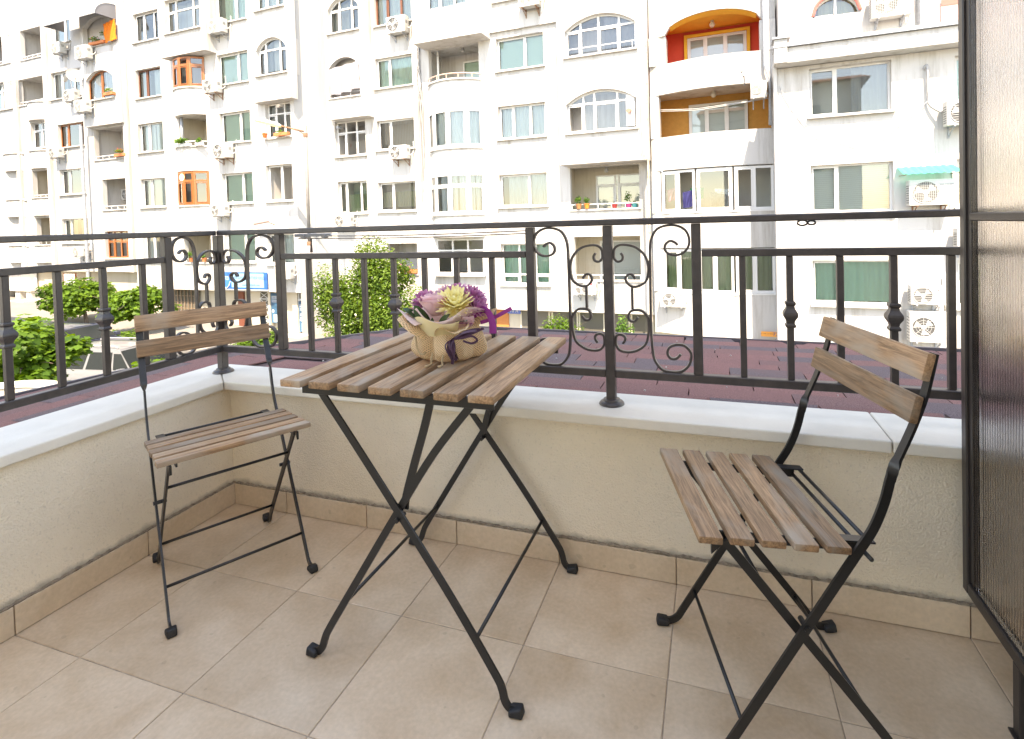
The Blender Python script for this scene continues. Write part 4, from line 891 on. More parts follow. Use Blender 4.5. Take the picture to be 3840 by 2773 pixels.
ac('white air conditioner beside the cable loop, half hidden by the screen', 7.6, 16.3, 3.28, w=.95, h=.68, style='bars')
ac('large white air conditioner under the green plastic canopy', 6.78, 16.3, 1.20, w=1.02, h=.72, style='grid', bracket=RUST, logo=('058 640 888', .06, GREYT))
ac('beige air conditioner tucked behind the screen post', 7.75, 16.3, .05, w=.85, h=.55, style='grid')
ac('white air conditioner stacked above the larger spoked unit', 6.66, 16.3, -1.48, w=.76, h=.55, style='bars', logo=('▲', .06, REDM))
ac('tall white spoked air conditioner low on the wall by the red roof', 6.68, 16.3, -2.5, w=.86, h=.86, style='spoke')
ac('white air conditioner below the uppermost green window of the wooden-bay block', -20.5, 17.2, 10.25, w=.9, h=.66, style='grid', logo=('LG', .08, REDM))
ac('white air conditioner right of the upper wooden bay', -21.0, 17.2, 7.55, w=.9, h=.64, style='bars', bracket=RUST)
ac('white air conditioner with brown fan right of the planted balcony', -20.5, 17.2, 4.46, w=.98, h=.70, style='spoke', bracket=RUST)
ac('white air conditioner with barred fan right of the lower wooden bay', -20.85, 17.2, 1.76, w=.9, h=.58, style='bars')
ac('white air conditioner over the shop poster panels', -17.0, 17.2, -1.15, w=.9, h=.58, style='grid')
ac('white air conditioner under the tall window of the far block top floor', -32.9, 17.4, 11.1, w=.85, h=.62, style='grid')
ac('white air conditioner below the orange towel loggia', -30.2, 17.1, 10.35, w=.95, h=.72, style='grid')
ac('white air conditioner under the far window with satellite dishes', -32.0, 17.4, 8.38, w=.95, h=.64, style='spoke')
ac('white air conditioner below the arched window with half-closed blind', -30.5, 17.1, 7.58, w=.95, h=.66, style='grid')
ac('white air conditioner left of the brown shuttered window', -33.6, 17.4, 5.42, w=.9, h=.58, style='spoke')
ac('white air conditioner hung inside the far loggia', -29.5, 18.6, 2.95, w=.95, h=.6, style='spoke')
ac('grey air conditioner beside the downpipe above the shutter', -31.85, 17.4, -.1, w=.95, h=.55, style='grid')
ac('slim white air conditioner turned sideways beside the ochre loggia', 2.65, 18.2, 4.9, w=.5, h=.58, style='grid')
# green canopy over the large unit
g = fthing('rain_canopy', 'small turquoise corrugated canopy above the large air conditioner', 'canopy', 6.75, 15.9, 2.05)
GRN = cloth('turquoise plastic', (.08, .55, .44), .5, .4)
mb = MB(); n = 30; vs = []
for k in range(n+1):
    x = -.66+1.32*k/n; zz = .012*math.sin(k*1.6); vs += [(x, .38, .26+zz), (x, -.28, .02+zz)]
mb.add(vs, [(2*k, 2*k+2, 2*k+3, 2*k+1) for k in range(n)]); part('roof_sheet', mb, GRN, g)
mb = MB(); mb.tube([(-.62, .38, .0), (-.62, -.26, .0)], .01, 6).tube([(.6, .38, .0), (.6, -.26, .0)], .01, 6); part('strut', MB().tube([(-.6, .38, .02), (-.6, -.26, .0)], .01, 6), RUST, g); part('strut', MB().tube([(.58, .38, .02), (.58, -.26, .0)], .01, 6), RUST, g)

def dish(label, u, D, z, r=.32, yaw=.35, tilt=.35):
    o = fthing('satellite_dish', label, 'satellite dish', u, D, z, 'satellite dishes')
    M4 = Matrix.Rotation(yaw, 4, 'Z') @ Matrix.Rotation(R_(90)-tilt, 4, 'X'); mb = MB(); k = 7
    mb.lathe([(r*i/k, .28*r*(i/k)**2) for i in range(k+1)], (0, 0, 0), 28); mb.tri(M4); part('reflector', mb, ACW, o, smooth='all')
    mb = MB(); mb.tube([(0, -r, .1*r), (0, -r*.9, r*.9)], .012, 6); mb.tri(M4); part('feed_arm', mb, RUST, o)
    mb = MB(); mb.tube([(0, -r*.86, r*.86), (0, -r*.78, r*1.05)], .04, 10); mb.tri(M4); part('feed_horn', mb, GREYF, o)
    part('mast', MB().tube([(0, .06, 0), (0, .16, -.05), (.02, .18, -.42), (.02, .42, -.46)], .018, 6), METALG, o); return o
dish('white satellite dish between the red and ochre loggias', 2.2, 17.42, 5.85, .30, -.2, .25)
dish('white satellite dish facing sideways by the far window', -31.0, 16.75, 9.6, .36, 1.2, .2); dish('small dish arm beside the far sideways dish', -31.9, 16.9, 9.6, .2, -.9, .2)

# fabrics
def drape(name, label, cat, u, D, z, w, h, m_, folds=3, amp=.05, skew=0, seed=0):
    random.seed(seed); o = None; mb = MB(); n, k = 24, 14; vs = []
    for j in range(k+1):
        for i in range(n+1):
            a, b = i/n, j/k; vs.append(((a-.5)*w*(1-.06*b*math.sin(b*3)), amp*math.sin(a*folds*6.28+b*1.5)*(.25+b)+.02*math.sin(a*17+b*9), -h*b+skew*a+.04*h*math.sin(a*math.pi)*-b))
    mb.add(vs, [(j*(n+1)+i, j*(n+1)+i+1, (j+1)*(n+1)+i+1, (j+1)*(n+1)+i) for j in range(k) for i in range(n)])
    o = fthing(name, label, cat, u, D, z); 
    me = mb.mesh(name, m_, smooth='all'); bpy.data.objects.remove(o); o = link(name, me); o.matrix_world = FM @ Matrix.Translation((u, D, z)); CEN[o.name] = (0, 0, 0); return tag(o, label, cat)
def tartan():
    M = mat('orange checked towel', (.85, .28, .02), .9); n, l, b = nodes_of(M); tc = n.new('ShaderNodeTexCoord')
    ck = n.new('ShaderNodeTexBrick'); ck.inputs['Scale'].default_value = 9; ck.inputs['Color1'].default_value = (.9, .25, .01, 1); ck.inputs['Color2'].default_value = (.8, .2, .01, 1); ck.inputs['Mortar'].default_value = (.42, .07, .01, 1); ck.inputs['Mortar Size'].default_value = .035; ck.offset = 0
    mp = n.new('ShaderNodeMapping'); mp.inputs['Rotation'].default_value = (R_(90), 0, 0); l.new(tc.outputs['Object'], mp.inputs[0]); l.new(mp.outputs[0], ck.inputs['Vector']); l.new(ck.outputs[0], b.inputs['Base Color']); return M
drape('towel', 'orange checked towel hanging in the far arched loggia', 'towel', -28.3, 16.95, 12.05, .95, 1.0, tartan(), 1, .04, .12)
drape('sheet', 'large pale grey sheet hung across the open arched loggia', 'sheet', -14.5, 18.22, 8.28, 1.72, 1.18, cloth('pale grey sheet', (.34, .33, .355), .2), 3, .07, .18)
CL = [('shirt', 'dark blue shirt drying in the open window', .35, 18.15, 1.98, .42, .55, (.04, .04, .13), .08), ('towel', 'green towel drying in the open window', .62, 18.3, 2.12, .45, .38, (.06, .32, .17), .0), ('cloth', 'white and red cloth drying behind the glass', -.2, 18.35, 2.1, .42, .42, (.62, .3, .32), .1), ('shirt', 'grey garment drying behind the middle pane', 1.35, 18.3, 1.95, .55, .5, (.22, .22, .22), -.1), ('towel', 'white cloth drying behind the middle pane', 1.45, 18.4, 2.08, .5, .25, (.7, .7, .72), -.05)]
for i, (nm, lb, u_, d_, z_, w_, h_, c_, sk) in enumerate(CL): drape(nm, lb, 'laundry', u_, d_, z_, w_, h_, cloth('laundry %d' % i, c_, .2), 2, .04, sk, i)
drape('curtain', 'pink patterned curtain in the far open loggia', 'curtain', -28.5, 17.9, 6.55, .7, 1.25, cloth('pink curtain', (.5, .26, .24), .3), 3, .05); drape('towel', 'red and white towel in the far loggia', 'towel', -38.0, 17.9, 7.05, .5, .7, cloth('red towel', (.62, .2, .22), .2), 2, .04); drape('towel', 'blue towel in the far loggia', 'towel', -37.5, 17.9, 7.0, .3, .75, cloth('blue towel', (.10, .09, .35), .2), 2, .03)

# ---------------------------------------------------------------- plants
def leafmat(name, c1, c2, tr=.45, tm=(1.5, 1.3, .35)):
    M = bpy.data.materials.new(name); M.use_nodes = True; n = M.node_tree.nodes; l = M.node_tree.links; b = n['Principled BSDF']
    g = n.new('ShaderNodeNewGeometry'); rp = n.new('ShaderNodeValToRGB'); rp.color_ramp.elements[0].color = (*c1, 1); rp.color_ramp.elements[1].color = (*c2, 1); l.new(g.outputs['Random Per Island'], rp.inputs[0])
    l.new(rp.outputs[0], b.inputs['Base Color']); b.inputs['Roughness'].default_value = .5; b.inputs['Specular IOR Level'].default_value = .3
    t = n.new('ShaderNodeBsdfTranslucent'); gm = n.new('ShaderNodeVectorMath'); gm.operation = 'MULTIPLY'; gm.inputs[1].default_value = tm; l.new(rp.outputs[0], gm.inputs[0]); l.new(gm.outputs[0], t.inputs[0])
    mx = n.new('ShaderNodeMixShader'); mx.inputs[0].default_value = tr; out = [k for k in n if k.type == 'OUTPUT_MATERIAL'][0]; l.new(b.outputs[0], mx.inputs[1]); l.new(t.outputs[0], mx.inputs[2]); l.new(mx.outputs[0], out.inputs[0]); MATS[name] = M; return M
LF1 = leafmat('fresh maple leaf', (.04, .095, .009), (.135, .245, .024)); LF2 = leafmat('shrub leaf', (.04, .095, .010), (.15, .24, .035)); LFP = leafmat('house plant leaf', (.04, .12, .02), (.14, .26, .05)); BLOS = leafmat('white blossom', (.7, .68, .66), (.8, .76, .74), .3)
BARK = mat('bark', (.11, .085, .065), .95, bump=.6, bscale=40, var=.2, vscale=12)
LOBE = [(0, -.5), (.16, -.32), (.46, -.36), (.36, -.12), (.52, .12), (.26, .16), (.18, .34), (0, .56), (-.18, .34), (-.26, .16), (-.52, .12), (-.36, -.12), (-.46, -.36), (-.16, -.32)]
OVAL = [(0, -.5), (.22, -.2), (.24, .15), (0, .5), (-.24, .15), (-.22, -.2)]
def leaves(name, blobs, n, size, m_, parent, shape=OVAL, seed=1, shell=.55, drop=.5):
    """leaf-sized faces spread through overlapping clumps; blobs = (centre, radii)"""
    rg = np.random.default_rng(seed); V = []; Fc = []; sh = np.array(shape); k = len(sh)
    vol = np.array([b[1][0]*b[1][1]*b[1][2] for b in blobs])**(2/3); pr = vol/vol.sum(); idx = rg.choice(len(blobs), n, p=pr)
    for i in range(n):
        cb, rb = blobs[idx[i]]; d = rg.normal(size=3); d /= np.linalg.norm(d); rr = shell+(1-shell)*rg.random()**.6; rr *= 1+.08*rg.normal()
        p = np.array(cb)+d*np.array(rb)*rr
        nrm = d*.7+np.array([0, 0, .9])+rg.normal(size=3)*.45; nrm /= np.linalg.norm(nrm); t = rg.normal(size=3); t[2] -= drop; t -= nrm*(t@nrm); t /= np.linalg.norm(t)+1e-9; b = np.cross(nrm, t); s_ = size*rg.uniform(.65, 1.25)
        q = p+s_*(sh[:, :1]*b+sh[:, 1:]*t)+nrm*(np.abs(sh[:, :1])*-.12*s_)
        o = len(V); V += q.tolist(); Fc.append(tuple(range(o, o+k)))
    mb = MB(); mb.v = [tuple(v) for v in V]; mb.f = Fc; mb.m = [0]*len(Fc); return part(name, mb, m_, parent)
def clumps(c, r, n, seed, rr=(.32, .5)):
    rg = np.random.default_rng(seed); out = [(c, tuple(x*.6 for x in r))]
    for i in range(n):
        d = rg.normal(size=3); d /= np.linalg.norm(d); d[2] = d[2]*.9; f_ = rg.uniform(.45, .86); s_ = rg.uniform(*rr); out.append((tuple(c[j]+d[j]*r[j]*f_ for j in range(3)), tuple(r[j]*s_ for j in range(3))))
    return out
def tree(name, label, base, crown, rad, n, size, m_, shape, seed, trunk=.09, nc=14, cat='tree', blossom=0, group=None):
    o = root(name, label, cat, base, 0, group); CEN[o.name] = tuple(base); random.seed(seed)
    tr = MB(); b = Vector(base); c = Vector(crown); tr.tube(catmull([b-Vector((0, 0, .2)), b.lerp(c, .4)+Vector((.05, .03, 0)), c+Vector((0, 0, -.1*rad[2])), c+Vector((.03, 0, .5*rad[2]))], 5), trunk, 8, scale=[1.15-.75*i/15 for i in range(16)])
    for k in range(7):
        a = k*2.4; e = c+Vector((math.cos(a)*rad[0]*.75, math.sin(a)*rad[1]*.75, rad[2]*random.uniform(-.2, .6))); tr.tube(catmull([c-Vector((0, 0, rad[2]*.55)), c.lerp(e, .5)+Vector((0, 0, .05)), e], 4), trunk*.4, 5, scale=[1-.85*i/8 for i in range(9)])
    part('trunk', tr, BARK, o, smooth='all')
    bl = clumps(crown, rad, nc, seed, (.14, .36) if nc > 50 else (.26, .48)); leaves('crown', bl, n, size, m_, o, shape, seed, shell=.3)
    if blossom: leaves('blossom', bl, blossom, size*.8, BLOS, o, OVAL, seed+5, shell=.85)
    return o
tree('street_tree', 'round-crowned young maple beside the paved road', (-26.6, 15.9, gz(-26.6)), (-27.3, 16.1, -1.95), (1.75, 1.6, 1.15), 5200, .17, LF1, LOBE, 3)
tree('street_tree', 'low dense maple in front of the latticed shop window', (-22.6, 15.6, gz(-22.6)), (-22.6, 15.7, -2.1), (1.5, 1.4, .9), 4600, .16, LF1, LOBE, 8)
tree('street_tree', 'large-leaved maple close below the balcony by the parked cars', (-12.9, 6.6, gz(-12.9)), (-13.55, 6.7, -2.05), (1.42, 1.3, 1.1), 5200, .17, LF1, LOBE, 12, nc=20)
tree('flowering_shrub', 'tall loose shrub with white blossom before the curved bays', (-10.8, 16.2, gz(-10.8)), (-10.6, 16.1, -1.8), (2.6, 1.4, 2.5), 40000, .115, LF2, OVAL, 21, trunk=.06, nc=60, cat='shrub', blossom=900)
tree('garden_bush', 'small leafy bush behind the corner chair and shop pavement', (-13.7, 13.6, gz(-13.7)), (-13.7, 13.6, -3.0), (.95, .8, .75), 2600, .13, LF1, OVAL, 31, trunk=.03, nc=12, cat='bush')
tree('garden_bush', 'low bush under the red roof edge beside the corner post', (-9.6, 7.7, gz(-9.6)), (-9.6, 7.7, -2.6), (1.5, .8, .85), 3200, .15, LF1, LOBE, 33, trunk=.03, nc=14, cat='bush')
tree('garden_bush', 'sparse low plant in the kerb bed by the silver car', (-20.4, 13.3, gz(-20.4)), (-20.4, 13.3, -3.05), (1.4, .6, .5), 1500, .13, LF1, OVAL, 37, trunk=.02, nc=10, cat='bush')
tree('garden_bush', 'bright green bush at the foot of the house behind the railing scrolls', (-3.3, 17.9, gz(-3.3)), (-3.2, 18.0, -3.2), (1.15, .5, .85), 2800, .11, LF1, OVAL, 41, trunk=.03, nc=12, cat='bush')
tree('garden_bush', 'thin climbing plant beside the downpipe stub at the house foot', (-1.35, 18.1, gz(-1.3)), (-1.3, 18.15, -3.1), (.5, .3, .9), 900, .11, LFP, OVAL, 43, trunk=.015, nc=8, cat='bush')
POT = mat('terracotta pot', (.48, .16, .06), .8)
def potted(label, u, D, z, r, n, col=None, hgt=.3, pot=True, leaf=LFP, size=.09, fl=None, box=None):
    o = fthing('potted_plant', label, 'plant', u, D, z)
    if box: part('planter', MB().box(-box, box, -.09, .09, 0, .15), col or POT, o, bevel=.01)
    elif pot: part('pot', MB().lathe([(0, 0), (.075, 0), (.105, .16), (.115, .16), (.115, .19), (.095, .19), (.09, .15), (0, .15)], (0, 0, 0), 14), col or POT, o, smooth=35)
    rad = (box or r, r*.7, hgt/2); cc = (0, 0, .15+hgt/2); leaves('foliage', clumps(cc, rad, 6, 5), n, size, leaf, o, OVAL, int(abs(u*100)) % 97, shell=.3)
    if fl: leaves('flowers', clumps(cc, rad, 4, 7), 40, .06, fl, o, OVAL, 9, shell=.8)
    return o
PINKF = leafmat('pink flower', (.6, .12, .3), (.7, .3, .45), .3); REDF = leafmat('red flower', (.6, .05, .03), (.7, .15, .05), .3)
potted('leafy plant in a square terracotta pot on the open loggia rail', -3.82, 18.72, 1.55, .2, 110, hgt=.5); potted('glossy plant in an orange pot on the open loggia rail', -3.5, 18.72, 1.55, .2, 110, mat('orange pot', (.65, .2, .03), .5), hgt=.4)
potted('spindly plant in a pink pot at the loggia window', -1.95, 19.1, 1.5, .22, 90, mat('pink pot', (.6, .06, .25), .5), hgt=.75); potted('small plant in a red pot at the loggia window', -2.5, 19.1, 1.5, .1, 40, mat('red pot', (.55, .05, .05), .5), hgt=.2); potted('small plant in a turquoise pot at the loggia window', -1.72, 19.1, 1.5, .1, 40, mat('teal pot', (.05, .35, .38), .5), hgt=.2)
potted('green balcony box trailing over the curved planted balcony', -22.9, 16.72, 5.18, .5, 260, PVC, hgt=.35, box=.5, size=.13); potted('small green balcony box at the right end of the planted balcony', -21.95, 16.85, 5.18, .2, 90, PVC, hgt=.3, box=.2, size=.13)
potted('red-orange pot on the bay window ledge', -17.95, 16.98, 5.24, .1, 12, mat('bright orange pot', (.7, .1, .02), .5), hgt=.15); potted('terracotta box on the bay window ledge', -16.95, 16.98, 5.24, .3, 30, hgt=.18, box=.4)
potted('pink flowering box on the orange towel loggia', -29.4, 17.0, 11.1, .5, 150, hgt=.25, box=.6, fl=PINKF); potted('trailing grass plant hanging in the orange towel loggia', -29.6, 17.5, 11.5, .35, 120, PVC, hgt=.5); potted('white flowering box under the half-closed far blind', -28.6, 17.0, 8.35, .3, 80, hgt=.3, box=.35, fl=BLOS)
potted('red flowering box on the far open loggia', -28.4, 17.3, 5.18, .4, 120, hgt=.35, box=.45, fl=REDF); potted('leafy pots on the low loggia behind the corner scrolls', -23.2, 17.1, -.38, .3, 140, hgt=.55); potted('small green pot on the low loggia behind the corner scrolls', -22.3, 17.1, -.38, .2, 80, hgt=.3)
potted('pink flowering box on the loggia behind the shrub', -11.9, 18.75, -1.02, .5, 130, hgt=.3, box=.6, fl=PINKF)

# ---------------------------------------------------------------- street furniture
POLE = mat('grey painted pole', (.20, .19, .18), .6, var=.2, vscale=3)
lp = root('street_lamp', 'tall grey street lamp with a rusty arm and a long flat head', 'street lamp', (-13.35, 15.95, gz(-13.35)+.1)); b0 = (-13.35, 15.95, gz(-13.35)+.1); CEN[lp.name] = b0
part('pole', MB().tube([(-13.36, 15.95, b0[2]), (-13.35, 15.95, .5)], .085, 14), POLE, lp, smooth='all'); part('pole', MB().tube([(-13.35, 15.95, .5), (-13.33, 15.95, 5.15)], .062, 14), POLE, lp, smooth='all')
part('collar', MB().tube([(-13.35, 15.95, .42), (-13.35, 15.95, .56)], .095, 14), RUST, lp, smooth=35); part('collar', MB().tube([(-13.34, 15.95, 4.72), (-13.34, 15.95, 4.86)], .085, 14), RUST, lp, smooth=35)
part('arm', MB().tube([(-13.33, 15.95, 4.92), (-14.4, 15.7, 5.22)], .035, 10), RUST, lp, smooth='all'); part('gusset', MB().bar((-13.33, 15.95, 4.75), (-13.6, 15.89, 4.98), .02, .03), RUST, lp)
hd = MB(); pts = [(-14.3, 15.72, 5.20), (-14.5, 15.68, 5.27), (-14.9, 15.58, 5.38), (-15.25, 15.5, 5.47), (-15.4, 15.46, 5.50)]; hd.sweep(pts, [(-.13, -.02), (.13, -.02), (.11, .06), (.05, .09), (-.05, .09), (-.11, .06)], scale=[.35, .9, 1, .9, .4]); part('lamp_head', hd, mat('pale lamp housing', (.5, .5, .48), .5), lp, smooth=45)
ln = MB(); ln.sweep([(a, b, c_-.04) for a, b, c_ in pts], [(-.11, -.07), (.11, -.07), (.115, .015), (-.115, .015)], scale=[.3, .85, 1, .85, .3]); part('lens', ln, mat('yellowed lamp lens', (.66, .52, .18), .3), lp, smooth=45)
wl_ = fthing('wall_lamp', 'short brown tube lamp on an arm above the blue sign block', 'lamp', -17.8, 17.2, 1.3); part('arm', MB().tube([(0, 0, 0), (0, -.35, .12)], .02, 6), RUST, wl_); part('tube', MB().tube([(.05, -.4, .16), (-.8, -.4, .06)], .055, 10), mat('brown lamp tube', (.25, .18, .16), .5), wl_)
# blue shop sign
sg = fthing('shop_sign', 'blue shop sign with a shield emblem above the latticed shop', 'sign', -19.8, 17.15, -1.27)
SB = mat('blue sign print', (.015, .10, .33), .45, var=.3, vscale=5)
part('board', MB().box(-1.5, 1.5, -.06, 0, -.4, .4), SB, sg, bevel=.004); part('edge', MB().box(-1.52, 1.52, -.05, .02, -.44, -.405), PVC, sg)
part('pale_field', MB().box(-.72, 1.32, -.066, -.061, -.32, .34), mat('pale blue print', (.20, .38, .52), .45), sg)
sd = MB(); sd.add([(x*.62-1.06, -.068, z*.62-.04) for x, z in ((-.42, .42), (.42, .42), (.42, .0), (.25, -.32), (0, -.52), (-.25, -.32), (-.42, 0))], [tuple(range(7))[::-1]]); part('shield', sd, mat('shield blue', (.03, .16, .48), .45), sg)
sd = MB(); P_ = [(-.42, .0), (-.25, -.32), (0, -.52), (.25, -.32), (.42, 0)]
sd.tube([(x*.66-1.06, -.072, z*.66-.04) for x, z in P_], .022, 5, up=(0, 1, 0)); part('shield_rim', sd, PVC, sg)
NAVY = mat('navy letters', (.05, .07, .22), .5)
for t, x, z, s_, m_ in (('ПЗ', -1.05, .10, .24, PVC), ('ЕНЕРДЖИ СОФТУЕР ООД', .32, .13, .165, NAVY), ('www.NRJSoft.com', .52, -.2, .15, NAVY)): text_mesh(t, s_, m_, 'lettering', sg, (x, -.074, z), (R_(90), 0, 0))
part('red_dot', MB().tube([(-.8, -.066, .22), (-.8, -.071, .22)], .06, 12), REDM, sg)
# poster panels by the shop
for i, (u0, u1, z0, z1, lb, tx) in enumerate(((-18.66, -18.14, -3.3, -1.9, 'narrow blue poster panel left of the shop pilaster', ['видео', 'контрол']), (-17.0, -16.45, -3.66, -2.24, 'blue poster panel with white text lines by the doorstep', ['РАЗПОЗН', 'РЕГИСТР', 'ПАРКИНГ', 'И ЦЯЛОСТ']))):
    po = fthing('poster_panel', lb, 'poster', (u0+u1)/2, 17.62 if i == 0 else 17.64, (z0+z1)/2); w2, h2 = (u1-u0)/2, (z1-z0)/2
    part('panel', MB().box(-w2, w2, -.02, .0, -h2, h2), mat('poster blue', (.035, .10, .17), .35, var=.5, vscale=2), po)
    for k, t in enumerate(tx):
        zz = h2*.72-k*.17-(.08 if k > 1 else 0); part('text_strip', MB().box(-w2*.8, w2*.85, -.024, -.0205, zz-.065, zz+.065), mat('pale strip', (.3, .34, .36), .5), po); text_mesh(t, .10, NAVY, 'lettering', po, (0, -.027, zz), (R_(90), 0, 0))
    part('round_mark', MB().tube([(-w2*.55, -.021, -h2*.2), (-w2*.55, -.026, -h2*.2)], .07, 16), PVC, po); part('cabinet_picture', MB().box(-w2*.5, w2*.4, -.024, -.0205, -h2*.95, -h2*.42), mat('cabinet print', (.34, .42, .46), .5), po)
# second shop fascia
fs_ = fthing('shop_fascia', 'white shop fascia with dark letters and red squares behind the lamp post', 'sign', -15.2, 18.72, -1.75); part('board', MB().box(-1.2, 1.3, -.05, 0, -.55, .55), ACW, fs_); text_mesh('АБИ', .42, GREYT, 'lettering', fs_, (-.15, -.056, .2), (R_(90), 0, 0))
for z in (-.12, -.4): part('red_square', MB().box(-1.15, -.4, -.058, -.051, z-.11, z+.11), REDM, fs_)
# house number plate and entrance plate
hp = fthing('number_plate', 'orange house number plate reading 72 on the bulging house corner', 'sign', 2.87, 18.0, -2.87); part('plate', MB().box(-.27, .27, -.012, 0, -.085, .085), mat('orange enamel', (.72, .30, .06), .4), hp, bevel=.003); text_mesh('72', .16, NAVY, 'number', hp, (.17, -.016, 0), (R_(90), 0, 0)); text_mesh('ул. НЯГОЛ ФОЙ', .055, mat('brown print', (.25, .1, .03), .5), 'lettering', hp, (-.08, -.016, .01), (R_(90), 0, 0))
hp = fthing('entrance_plate', 'small blue entrance plate reading 10 A above the orange door', 'sign', -6.9, 19.2, -2.62); part('plate', MB().box(-.3, .3, -.012, 0, -.11, .11), mat('blue enamel', (.08, .14, .42), .4), hp); text_mesh('10 А', .2, PVC, 'number', hp, (0, -.016, 0), (R_(90), 0, 0))
ab = fthing('notice_board', 'tilted white notice board beside the tan shutter', 'board', -32.7, 17.0, -1.4); part('panel', MB().tri(Matrix.Identity(4)).box(-.5, .5, -.03, 0, -.35, .35), PVC, ab); part('frame', MB().box(-.55, -.5, -.05, .02, -.4, .4), DARKW, ab); part('frame', MB().box(.5, .55, -.05, .02, -.4, .4), DARKW, ab)
# round planter wall below the left roof edge
rp = root('round_planter', 'round cream masonry planter under the roof edge', 'planter', (-9.8, 4.0, gz(-9.8))); CEN[rp.name] = (0, 0, 0)
H_ = -1.68-gz(-9.8); part('wall', MB().lathe([(1.15, 0), (1.15, H_), (.98, H_), (.98, H_-.4)], (0, 0, 0), 48), CREAM, rp, smooth=30); part('rim', MB().lathe([(1.2, H_), (1.2, H_+.06), (.95, H_+.06), (.95, H_)], (0, 0, 0.001), 48), COPING, rp, smooth=30); part('soil', MB().lathe([(0, H_-.3), (.98, H_-.3)], (0, 0, 0), 32), mat('soil', (.12, .09, .06), .95), rp)
# loose cables on the facades
def cable(label, pts, r=.012, m_=None):
    pts = [FM @ Vector(p) for p in pts]; o = part('cable', MB().tube(catmull(pts, 6), r, 5), m_ or GREYF, None, smooth='all'); tag(o, label, 'cable', 'cables on the facades')
cable('thin cable sagging across the right building to a small ring', [(3.15, 16.25, 4.9), (3.5, 16.25, 4.2), (4.1, 16.25, 3.35), (4.6, 16.25, 3.2), (5.2, 16.25, 2.95), (5.6, 16.25, 3.0), (6.3, 16.25, 3.6), (6.8, 16.2, 4.05)])
cable('thick grey pipe bundle running down to the unit beside the cable loop', [(6.75, 16.25, 4.95), (6.8, 16.2, 5.0), (6.82, 16.2, 4.3), (6.85, 16.2, 3.95), (7.1, 16.1, 3.7)], .035)
def bundle(name, label, runs, r, m_):
    o = root(name, label, 'cable', FM @ Vector(runs[0][0])); b0 = FM @ Vector(runs[0][0]); CEN[o.name] = tuple(b0)
    for pts in runs: part('strand', MB().tube(catmull([FM @ Vector(p) for p in pts], 6), r, 5), m_, o, smooth='all')
bundle('cable_bundle', 'tangled black cables hanging down the wall between the centre windows', [[(-11.0+.1*math.sin(k*2), 18.74, 14), (-10.95+.08*k, 18.74, 10), (-10.9+.12*math.sin(k), 18.73, 8.3), (-10.85+.1*math.cos(k*3), 18.72, 7.4), (-10.95+.06*k, 18.74, 6.0), (-10.9+.05*k, 18.74, 2+.5*k)] for k in range(5)], .009, RUBBER)
bundle('cable_bundle', 'long thin grey cables beside the crumbling joint', [[(-1.3+.07*k, 17.86, 13), (-1.28+.07*k, 17.86, 6), (-1.2+.05*k, 17.87, 3.3), (-1.18+.06*k, 18.7, 3.0), (-1.15+.05*k, 18.74, -2.4)] for k in range(3)], .008, GREYF)
bundle('washing_line', 'two pale washing lines sagging across the ochre loggia', [[(-.6, 18.45, 5.0-.05*k), (.6, 18.1, 4.85-.05*k), (1.6, 18.05, 4.88-.04*k), (3.05, 18.3, 5.0)] for k in range(2)], .012, ACW)

